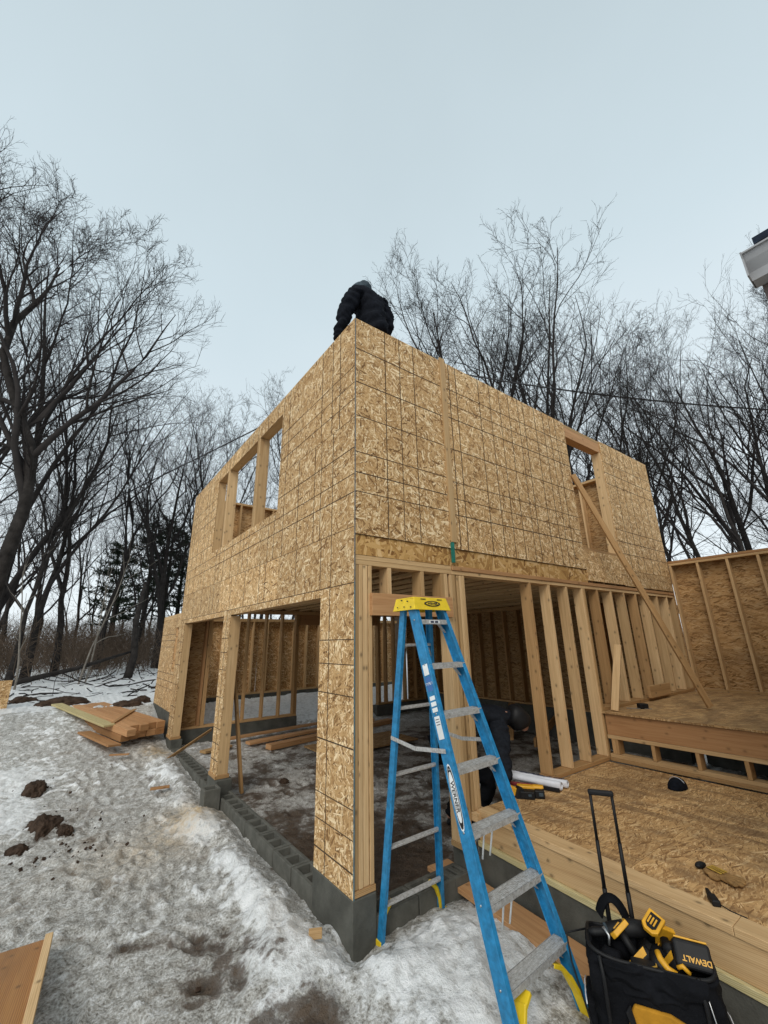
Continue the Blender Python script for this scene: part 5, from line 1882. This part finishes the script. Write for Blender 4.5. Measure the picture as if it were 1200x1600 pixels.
def tubes(P, R, s):
    """P (N,K,3), R (N,K) -> verts, quads"""
    N_, K, _ = P.shape
    T_ = np.gradient(P, axis=1)
    T_ = norm(T_)
    ref = np.where(np.abs(T_[:, :, 2:3]) < .9, np.array([0, 0, 1.0]), np.array([1.0, 0, 0]))
    A = norm(np.cross(T_, ref))
    Bv = np.cross(T_, A)
    a = np.arange(s) * 2 * np.pi / s
    V = P[:, :, None, :] + R[:, :, None, None] * (A[:, :, None, :] * np.cos(a)[None, None, :, None] + Bv[:, :, None, :] * np.sin(a)[None, None, :, None])
    V = V.reshape(-1, 3)
    idx = np.arange(N_ * K * s).reshape(N_, K, s)
    q = np.stack([idx[:, :-1, :], np.roll(idx, -1, 2)[:, :-1, :], np.roll(idx, -1, 2)[:, 1:, :], idx[:, 1:, :]], -1).reshape(-1, 4)
    return V, q

def np_mesh(name, parts, mat):
    V, Q, b = [], [], 0
    for v, q in parts:
        V.append(v)
        Q.append(q + b)
        b += len(v)
    V, Q = np.concatenate(V), np.concatenate(Q)
    me = bpy.data.meshes.new(name)
    me.vertices.add(len(V))
    me.vertices.foreach_set('co', V.astype(np.float32).ravel())
    me.loops.add(Q.size)
    me.loops.foreach_set('vertex_index', Q.astype(np.int32).ravel())
    me.polygons.add(len(Q))
    me.polygons.foreach_set('loop_start', np.arange(0, Q.size, 4, dtype=np.int32))
    me.polygons.foreach_set('use_smooth', np.ones(len(Q), bool))
    me.update(calc_edges=True)
    me.materials.append(M[mat])
    return me

def children(P, D, Lp, Rr, per, lo, ang, lrat, rrat, rng, endw=1.0):
    """spawn children along parents"""
    N_, K1, _ = P.shape
    n = per * N_
    pi = np.repeat(np.arange(N_), per)
    t = lo + (1 - lo) * ((np.tile(np.arange(per), N_) + rng.random(n)) / per)
    f = t * (K1 - 1)
    i = np.minimum(f.astype(int), K1 - 2)
    fr = (f - i)[:, None]
    p = P[pi, i] * (1 - fr) + P[pi, i + 1] * fr
    d = norm(D[pi, i] * (1 - fr) + D[pi, i + 1] * fr)
    a = np.radians(rng.uniform(ang[0], ang[1], n))[:, None]
    d = norm(d * np.cos(a) + perp(d, rng) * np.sin(a))
    L = Lp[pi] * rng.uniform(lrat[0], lrat[1], n) * (1.15 - .55 * t * endw)
    r = (Rr[pi, i] * (1 - fr[:, 0]) + Rr[pi, i + 1] * fr[:, 0]) * rrat
    return p, d, L, r

def tree_mesh(seed, H=20.0, r0=.175, fork=.32, spread=(14, 34), limbs=5, path=None, wob=.10, twigs=True, prad=None, dens=1.0, low=0.3, ztop=None):
    rng = np.random.default_rng(seed)
    K = 12
    if path is None:
        P0, D0 = grow(np.zeros((1, 3)), norm(np.array([[rng.normal() * .05, rng.normal() * .05, 1.0]])), np.array([H * .80]), K, wob, .10, rng)
        P0[0, 0, 2] = -.4
        R0 = np.interp(np.linspace(0, 1, K + 1), [0, .06, fork, 1], [r0 * 1.35, r0, r0 * .72, r0 * .10])[None]
    else:
        P0 = np.array(path, float)[None]
        D0 = norm(np.gradient(P0, axis=1))
        R0 = np.array(prad, float)[None]
    trunk = [tubes(P0, R0, 10)]
    zt, rm = (H, H * .42) if ztop is None else (ztop, 9.0)
    ctr = P0[0, P0.shape[1] // 2, :2]
    def clip(p, d, L):
        lim = zt * (1 - .30 * np.clip(np.hypot(p[:, 0] + d[:, 0] * L * .7 - ctr[0], p[:, 1] + d[:, 1] * L * .7 - ctr[1]) / rm, 0, 1.3) ** 2)
        dz = np.maximum(d[:, 2] + .12, .15)
        return np.minimum(L, (lim - p[:, 2]) / dz * rng.uniform(.80, 1.0, len(L)))
    def cut(p, d, L, r, frac=.38, cap=None):
        L2 = clip(p, d, L)
        k = L2 > L * frac
        L2 = L2[k] if cap is None else np.minimum(L2[k], cap)
        return p[k], d[k], L2, r[k]
    crown = []
    # main limbs
    p, d, L, r = children(P0, D0, np.array([H]), R0, limbs, fork * .85, spread, (.42, .62), .72, rng, .6)
    p, d, L, r = cut(p, d, L * 1.25, r, .30)
    P1, D1 = grow(p, d, L, 9, .10, .085, rng)
    R1 = np.linspace(1, .12, 10)[None] * r[:, None]
    crown.append(tubes(P1, R1, 7))
    # second order from limbs and trunk
    a = children(P1, D1, L, R1, int(9 * dens), .18, (22, 50), (.34, .58), .60, rng)
    b = children(P0, D0, np.array([H * .55]), R0, int(9 * dens), low, (30, 60), (.2, .45), .35, rng)
    p, d, L, r = [np.concatenate(z) for z in zip(a, b)]
    r = np.minimum(r, .055)
    p, d, L, r = cut(p, d, L, r)
    P2, D2 = grow(p, d, L, 7, .12, .075, rng)
    R2 = np.linspace(1, .2, 8)[None] * r[:, None]
    crown.append(tubes(P2, R2, 5))
    p, d, L, r = children(P2, D2, L, R2, int(7 * dens), .12, (22, 52), (.30, .55), .58, rng)
    r = np.clip(r, .007, .028)
    p, d, L, r = cut(p, d, L, r)
    P3, D3 = grow(p, d, L, 5, .12, .05, rng)
    R3 = np.linspace(1, .3, 6)[None] * r[:, None]
    crown.append(tubes(P3, R3, 3))
    p, d, L, r = children(P3, D3, L, R3, 4, .12, (22, 50), (.35, .62), .6, rng)
    p, d, L, r = cut(p, d, np.clip(L, .2, 9), r, .4, 1.1)
    r = np.clip(r, .0045, .010)
    P4, D4 = grow(p, d, L, 3, .10, .03, rng)
    R4 = np.linspace(1, .45, 4)[None] * r[:, None]
    crown.append(tubes(P4, R4, 3))
    if twigs:
        p, d, L, r = children(P4, D4, L, R4, 2, .2, (22, 48), (.4, .7), .75, rng)
        p, d, L, r = cut(p, d, np.clip(L, .12, .55), r, .5)
        P5, D5 = grow(p, d, L, 2, .12, .04, rng)
        R5 = np.linspace(1, .6, 3)[None] * np.clip(r, .0034, .006)[:, None]
        crown.append(tubes(P5, R5, 3))
    return np_mesh('trunk', trunk, 'bark'), np_mesh('crown', crown, 'twig')

protos = []
for sd_, kw in ((1, {}), (2, dict(fork=.22, limbs=7, spread=(12, 30))), (3, dict(fork=.18, limbs=7, spread=(16, 38), wob=.11)),
                (4, dict(fork=.4, limbs=5, wob=.12)), (5, dict(fork=.28, limbs=6, spread=(18, 42), wob=.12)), (6, dict(fork=.12, limbs=6, spread=(8, 24))),
                (7, dict(fork=.20, limbs=8, spread=(12, 30), wob=.05, H=16)), (8, dict(fork=.15, limbs=9, spread=(14, 40), wob=.05, H=15))):
    protos.append(tree_mesh(sd_ * 13, **kw))
def crown_top(me):
    co = np.empty(len(me.vertices) * 3, np.float32)
    me.vertices.foreach_get('co', co)
    return float(np.percentile(co[2::3], 99.3))
PH = [crown_top(pm_[1]) * 1.01 for pm_ in protos]
def tree(label, cat, x, y, h, k, rz=None, group=None, z=None, name='bare_tree', wide=1.0):
    t = thing(name, label, cat, (x, y, gz(x, y) if z is None else z), group)
    s = h / PH[k]
    rz = random.uniform(0, 6.28) if rz is None else rz
    t.scale = (s * wide, s * wide, s)
    s = max(s, .01)
    t.rotation_euler = (0, 0, rz)
    for nm, me in zip(('trunk', 'crown'), protos[k]):
        o = bpy.data.objects.new(nm, me)
        COL.objects.link(o)
        o.parent = t
    return t

# signature leaning tree at left, real path in metres
path = [(-3.75, 9.75, .1), (-3.62, 9.82, 1.1), (-3.42, 9.9, 2.45), (-3.38, 9.89, 3.61), (-3.26, 9.91, 4.9), (-3.29, 9.9, 5.8), (-3.46, 9.95, 6.7),
        (-3.8, 10.0, 7.4), (-4.15, 10.05, 8.24), (-4.44, 10.1, 9.05), (-4.42, 10.15, 10.1), (-4.1, 10.2, 11.0), (-3.95, 10.25, 11.6), (-3.9, 10.3, 12.1), (-3.85, 10.3, 12.5)]
prad = [.20, .17, .155, .145, .135, .12, .11, .105, .095, .085, .08, .06, .04, .03, .02]
tm, cm = tree_mesh(77, H=8.6, r0=.3, fork=.30, spread=(18, 52), limbs=12, path=path, prad=prad, dens=1.2, ztop=15.2)
t = thing('bare_tree', 'tallest leaning bare tree with bent trunk at the left edge', 'tree', (-3.75, 9.75, .3), 'bare trees around the site')
for nm, me in (('trunk', tm), ('crown', cm)):
    me.transform(Matrix.Translation((3.75, -9.75, -.3)))
    o = bpy.data.objects.new(nm, me)
    COL.objects.link(o)
    o.parent = t

G_ = 'bare trees around the site'
TL_ = [
 ('upright bare tree between the leaning tree and the forked dark trunks', -3.0, 19.5, 17.0, 1),
 ('fan shaped bare tree above the middle of the front wall', 16.8, 6.6, 16.1, 7),
 ('broad bare tree left of the narrow window opening', 16.8, 4.0, 15.3, 2),
 ('slender bare tree behind the tallest leaning tree at left', -6.3, 15.5, 20.5, 1),
 ('bare tree rising right of the leaning tree with many upright limbs', -4.3, 18.9, 20.0, 7),
 ('bare tree with dark forked trunks left of the pines', -2.1, 20.5, 15.5, 4),
 ('crooked low bare tree at the snow edge left of centre', -3.3, 16.9, 11.8, 2),
 ('bare tree in front of the pines near the wing', -.5, 22.9, 16.4, 3),
 ('bare tree directly above the low wing', 2.1, 22.7, 16.0, 7),
 ('leaning bare tree at the left edge, lower than the tallest', -5.9, 14.6, 13.0, 6),
 ('bare tree over the left end of the upper wall', 4.9, 22.1, 16.7, 6),
 ('bare tree behind the window band, second from its left end', 8.3, 25.2, 18.0, 5),
 ('bare tree topping the left wall next to the seated worker', 9.7, 22.4, 19.1, 7),
 ('fine twigged bare tree behind the left end of the house', 3.9, 26.4, 15.7, 1),
 ('tallest bare tree just right of the worker on the wall', 14.1, 12.0, 25.1, 6),
 ('tall upright bare tree second right of the worker on the wall', 15.8, 10.0, 24.5, 7),
 ('tall bare tree third right of the worker on the wall', 18.6, 9.4, 23.4, 6),
 ('bare tree low between the worker and the tall upright trees', 15.4, 16.4, 20.4, 3),
 ('bare tree over the right part of the front wall top', 20.3, 5.6, 16.2, 7),
 ('bare tree behind the tall narrow window opening', 15.2, 2.7, 12.8, 2),
 ('bare tree just right of the narrow window opening', 14.6, 1.2, 12.6, 4),
 ('bare tree above the right end of the front wall', 16.8, .5, 14.2, 7),
 ('dark trunked bare tree over the tall wall at right', 12.4, -.35, 11.0, 4),
 ('bare tree reaching up under the gutter at right', 18.0, -1.4, 13.8, 6),
 ('thick bare tree at the right edge above the tall wall', 12.1, -2.1, 12.4, 2),
 ('bare tree at the right edge behind the thick one', 15.1, -2.8, 12.5, 4),
 ('bare tree beyond the right picture edge under the eave', 14.1, -3.9, 13.0, 2),
]
for k, (lab, x, y, h, pr) in enumerate(TL_):
    tree(lab, 'tree', x, y, h, pr, rz=(k * 2.399) % 6.28, group=G_)
# farther wood: rows of trees, alike
rng = np.random.default_rng(5)
FARL = 'bare tree among the dark trunks of the wood behind the site'
cnt = 0
for k in range(86):
    ang = RAD(float(np.interp(k + rng.uniform(-.4, .4), [0, 85], [-14, 106])))
    if ang < RAD(52) and k % 4:
        continue
    dist = rng.uniform(26, 62)
    x, y = -1.9 + dist * math.cos(ang), -3.0 + dist * math.sin(ang)
    tree(FARL, 'tree', x, y, rng.uniform(12, 19) * (1.0 if k < 58 else .85), int(rng.integers(0, 8)), group='bare trees of the wood behind')
# near thin saplings at the snow edge (pale)
for k, (x, y, h, lab) in enumerate(((-1.35, 15.2, 5.2, 'pale sapling with forked stem standing at the snow edge'),
                                    (-1.15, 15.6, 4.4, 'shorter pale sapling right beside the forked one'),
                                    (-2.9, 14.0, 3.8, 'thin pale sapling leaning at the snow edge on the left'))):
    rs = np.random.default_rng(90 + k)
    P0, D0 = grow(np.array([[0, 0, -.1]]), np.array([[.1 * k, 0, 1.0]]), np.array([h]), 8, .08, .05, rs)
    R0 = np.linspace(.035, .008, 9)[None]
    p, d, L, r = children(P0, D0, np.array([h]), R0, 9, .3, (25, 50), (.2, .45), .6, rs)
    P1, D1 = grow(p, d, L, 5, .14, .03, rs)
    R1 = np.linspace(1, .35, 6)[None] * r[:, None]
    t = thing('sapling', lab, 'sapling', (x, y, gz(x, y)), 'pale saplings at the snow edge')
    for nm, pt in (('trunk', [tubes(P0, R0, 6)]), ('crown', [tubes(P1, R1, 4)])):
        o = bpy.data.objects.new(nm, np_mesh(nm, pt, 'birch'))
        COL.objects.link(o)
        o.parent = t
# dead stump-like leaning trunk at the snow edge
o = MB().tube([(.15, 16.2, .3), (.3, 16.3, 1.3), (.2, 16.4, 2.6), (.35, 16.5, 4.2)], [.17, .13, .11, .07], 10).build('dead_trunk', 'bark')
tag(o, 'dark broken tree stump standing in the snow in front of the pines', 'stump')
o = MB().tube([(-4.6, 14.2, .55), (-3.2, 14.6, .65), (-1.5, 15.4, 1.0), (.2, 16.3, 1.5)], [.10, .09, .07, .04], 8).build('fallen_trunk', 'bark')
tag(o, 'fallen dark tree trunk lying slantwise along the snow edge', 'fallen tree')

# pines
def pine(label, x, y, h, seed):
    rng = np.random.default_rng(seed)
    t = thing('pine_tree', label, 'tree', (x, y, gz(x, y)), 'dark pines in the wood')
    P0 = np.stack([np.zeros(8), np.zeros(8), np.linspace(-.3, h, 8)], 1)[None]
    R0 = np.linspace(.22, .04, 8)[None]
    o = bpy.data.objects.new('trunk', np_mesh('trunk', [tubes(P0, R0, 8)], 'bark'))
    COL.objects.link(o)
    o.parent = t
    nb = 70
    z = rng.uniform(.28, 1, nb) * h
    a = rng.uniform(0, 6.28, nb)
    p = np.stack([np.zeros(nb), np.zeros(nb), z], 1)
    d = norm(np.stack([np.cos(a), np.sin(a), rng.uniform(-.1, .35, nb)], 1))
    L = (1.15 - .75 * z / h) * rng.uniform(1.6, 3.2, nb) * h / 9
    P1, D1 = grow(p, d, L, 5, .10, .02, rng)
    R1 = np.linspace(.035, .01, 6)[None] * np.ones((nb, 1))
    parts = [tubes(P1, R1, 3)]
    p, d, L2, r = children(P1, D1, L, R1, 9, .25, (20, 60), (.12, .28), .5, rng)
    P2, D2 = grow(p, d, L2, 3, .12, .05, rng)
    parts.append(tubes(P2, np.ones((len(L2), 4)) * .008, 3))
    # needles: thin blades
    n = 13 * len(L2)
    pi = rng.integers(0, len(L2), n)
    tt = rng.random(n) * 3
    i = np.minimum(tt.astype(int), 2)
    f = (tt - i)[:, None]
    c = P2[pi, i] * (1 - f) + P2[pi, i + 1] * f
    dd = norm(D2[pi, i] + rng.normal(size=(n, 3)) * .75)
    s = norm(np.cross(dd, rng.normal(size=(n, 3)))) * .02
    ln = rng.uniform(.10, .22, n)[:, None]
    V = np.stack([c - s, c + s, c + dd * ln + s * .4, c + dd * ln - s * .4], 1).reshape(-1, 3)
    parts.append((V, np.arange(n * 4).reshape(n, 4)))
    o = bpy.data.objects.new('crown', np_mesh('crown', parts, 'needles'))
    COL.objects.link(o)
    o.parent = t
pine('dark pine left of the low wing, nearest of the pines', 1.9, 28.5, 9.2, 1)
pine('tallest dark pine behind the wing', 3.4, 31, 10.6, 2)
pine('dark pine at the left of the pine group', .4, 30.5, 8.0, 3)
pine('dark pine half hidden by the upper wall edge', 4.7, 33, 10.0, 4)

# undergrowth (stuff)
rng = np.random.default_rng(8)
n = 8500
bx_, by_ = rng.uniform(-26, 30, n), rng.uniform(0, 1, n)
yy = 17.5 + by_ ** .8 * 22 + 2 * np.sin(bx_ * .5)
right = rng.random(n) < .35
ang = rng.uniform(-.3, .75, n)
dist = rng.uniform(19, 42, n)
bx_ = np.where(right, -1.9 + dist * np.cos(ang), bx_)
yy = np.where(right, -3 + dist * np.sin(ang), yy)
keep = ~((bx_ < 9) & (yy < 16))
bx_, yy = bx_[keep], yy[keep]
n = len(bx_)
p = np.stack([bx_, yy, base_height(bx_, yy) - .05], 1)
d = norm(np.stack([rng.normal(size=n) * .35, rng.normal(size=n) * .35, np.ones(n)], 1))
L = rng.uniform(.7, 2.4, n) + np.clip((yy - 24) / 10, 0, 1.6)
P1, D1 = grow(p, d, L, 4, .2, .0, rng)
R1 = np.linspace(.014, .005, 5)[None] * np.ones((n, 1))
parts = [tubes(P1, R1, 3)]
p, d, L2, r = children(P1, D1, L, R1, 7, .1, (20, 60), (.25, .6), .7, rng)
P2, D2 = grow(p, d, L2, 2, .2, 0, rng)
parts.append(tubes(P2, np.linspace(.008, .004, 3)[None] * np.ones((len(L2), 1)), 3))
p, d, L3, r = children(P2, D2, L2, np.ones((len(L2), 3)) * .005, 2, .2, (20, 60), (.4, .8), .7, rng)
P3, D3 = grow(p, d, L3, 2, .2, 0, rng)
parts.append(tubes(P3, np.ones((len(L3), 3)) * .0045, 3))
o = bpy.data.objects.new('undergrowth', np_mesh('undergrowth', parts, 'brush'))
COL.objects.link(o)
o['kind'] = 'stuff'
o['label'] = 'tangled brown brush and bramble along the foot of the wood'
o['category'] = 'undergrowth'

# twigs and leaf litter scattered on the far snow (stuff)
n = 620
x = rng.uniform(-9, 8, n)
y = rng.uniform(10.5, 19, n)
p = np.stack([x, y, base_height(x, y) + rng.uniform(-.02, .05, n)], 1)
a = rng.uniform(0, 6.28, n)
d = norm(np.stack([np.cos(a), np.sin(a), rng.normal(size=n) * .12], 1))
P1, D1 = grow(p, d, rng.uniform(.2, 1.5, n), 4, .15, 0, rng)
o = bpy.data.objects.new('fallen_twigs', np_mesh('fallen_twigs', [tubes(P1, np.ones((n, 5)) * rng.uniform(.006, .022, n)[:, None], 4)], 'bark'))
COL.objects.link(o)
o['kind'] = 'stuff'
o['label'] = 'fallen sticks scattered over the far snow'
o['category'] = 'sticks'

# ------------------------------------------------------------------ utility pole and cables
po = thing('utility_pole', 'wooden utility pole standing behind the house and carrying the cables', 'utility pole', (9.0, 10.8, .3))
MB().tube([(9.0, 10.8, .0), (9.0, 10.8, 15.6)], [.17, .12], 12).build('shaft', 'pole', po)
MB().bar((8.3, 10.4, 15.2), (9.7, 11.2, 15.2), .1, .1, (0, 0, 1)).build('crossarm', 'pole', po)
def sag(p0, p1, s, n=24):
    p0, p1 = Vector(p0), Vector(p1)
    return [p0.lerp(p1, t) - Vector((0, 0, s * 4 * t * (1 - t))) for t in np.linspace(0, 1, n)]
pt = (9.0, 10.8, 15.2)
o = MB().tube(sag((-9.0, 27.5, 3.9), pt, .25), .032, 6).build('power_cable', 'cable')
tag(o, 'black overhead cable rising from the left trees to behind the house', 'cable')
o = MB().tube(sag(pt, (26.0, -6.0, 9.6), .9), .038, 6).build('power_cable', 'cable')
tag(o, 'black overhead cable crossing the trees at right above the front wall', 'cable')

# ------------------------------------------------------------------ neighbouring house (eave at upper right)
nh = thing('existing_house', 'eave of the existing house with pale gutter and dark shingles at the upper right', 'house', (3.0, -6, -.3))
gx, gy, gzz = .19, -2.84, 3.20
prof = [(0, .128), (.012, .128), (.010, .118), (.02, .085), (.045, .04), (.05, 0), (.115, 0), (.12, .13), (.115, .13), (.108, .006), (.052, .006), (.052, .045), (.028, .09), (.016, .12), (0, .12)]
mb = MB()
n_ = len(prof)
P = [(gx + a, gy, gzz + b) for a, b in prof] + [(gx + a, gy - 9, gzz + b) for a, b in prof]
F = [(i, n_ + i, n_ + (i + 1) % n_, (i + 1) % n_) for i in range(n_)]
mb.poly(P, F, [[(0, 0)] * 4] * len(F), 0, .5)
mb.build('gutter', 'gutter', nh)
mb = MB()
mb.prism([(0, .0), (.115, 0), (.12, .128), (.0, .128), (.012, .10)][::1], (gx - .004, gy + .003, gzz), (1, 0, 0), (0, 0, 1), .006)
P = [(gx + a, gy + .004, gzz + b) for a, b in ((.05, 0), (.115, 0), (.12, .13), (.0, .13), (.012, .10), (.03, .07), (.046, .04))]
mb.build('gutter_end', 'gutter', nh)
mb = MB()
mb.box((gx + .12, gy - .02, gzz - .10), (gx + .14, gy - 9, gzz + .15))
mb.build('fascia', 'soffit', nh)
mb = MB()
mb.box((gx + .141, gy - .02, gzz - .10), (gx + .60, gy - 9, gzz - .085))
mb.build('soffit', 'soffit', nh)
mb = MB()
for s in range(1):
    P = [(gx + .03, gy - .045, gzz + .155), (gx + .03, gy - 9, gzz + .155), (gx + 4.6, gy - 9, gzz + 2.3), (gx + 4.6, gy - .045, gzz + 2.3)]
    P += [(a, b, c + .035) for a, b, c in P[:4]]
    mb.poly(P, [(0, 3, 2, 1), (4, 5, 6, 7), (0, 1, 5, 4), (1, 2, 6, 5), (2, 3, 7, 6), (3, 0, 4, 7)], [[(0, 0)] * 4] * 6, 0, .5)
mb.build('roof', 'shingle', nh)
mb = MB()
mb.prism([(gx + .60, -.4), (gx + 8.6, -.4), (gx + 8.6, gzz - .1), (gx + 4.6, gzz + 2.2), (gx + .60, gzz + .25)], (0, gy - .16, 0), (1, 0, 0), (0, 0, 1), .1)
mb.build('gable_wall', 'siding', nh)
mb = MB()
mb.box((gx + .60, gy - .17, -.4), (gx + .70, gy - 9, gzz - .1))
mb.build('side_wall', 'siding', nh)

bpy.context.view_layer.update()
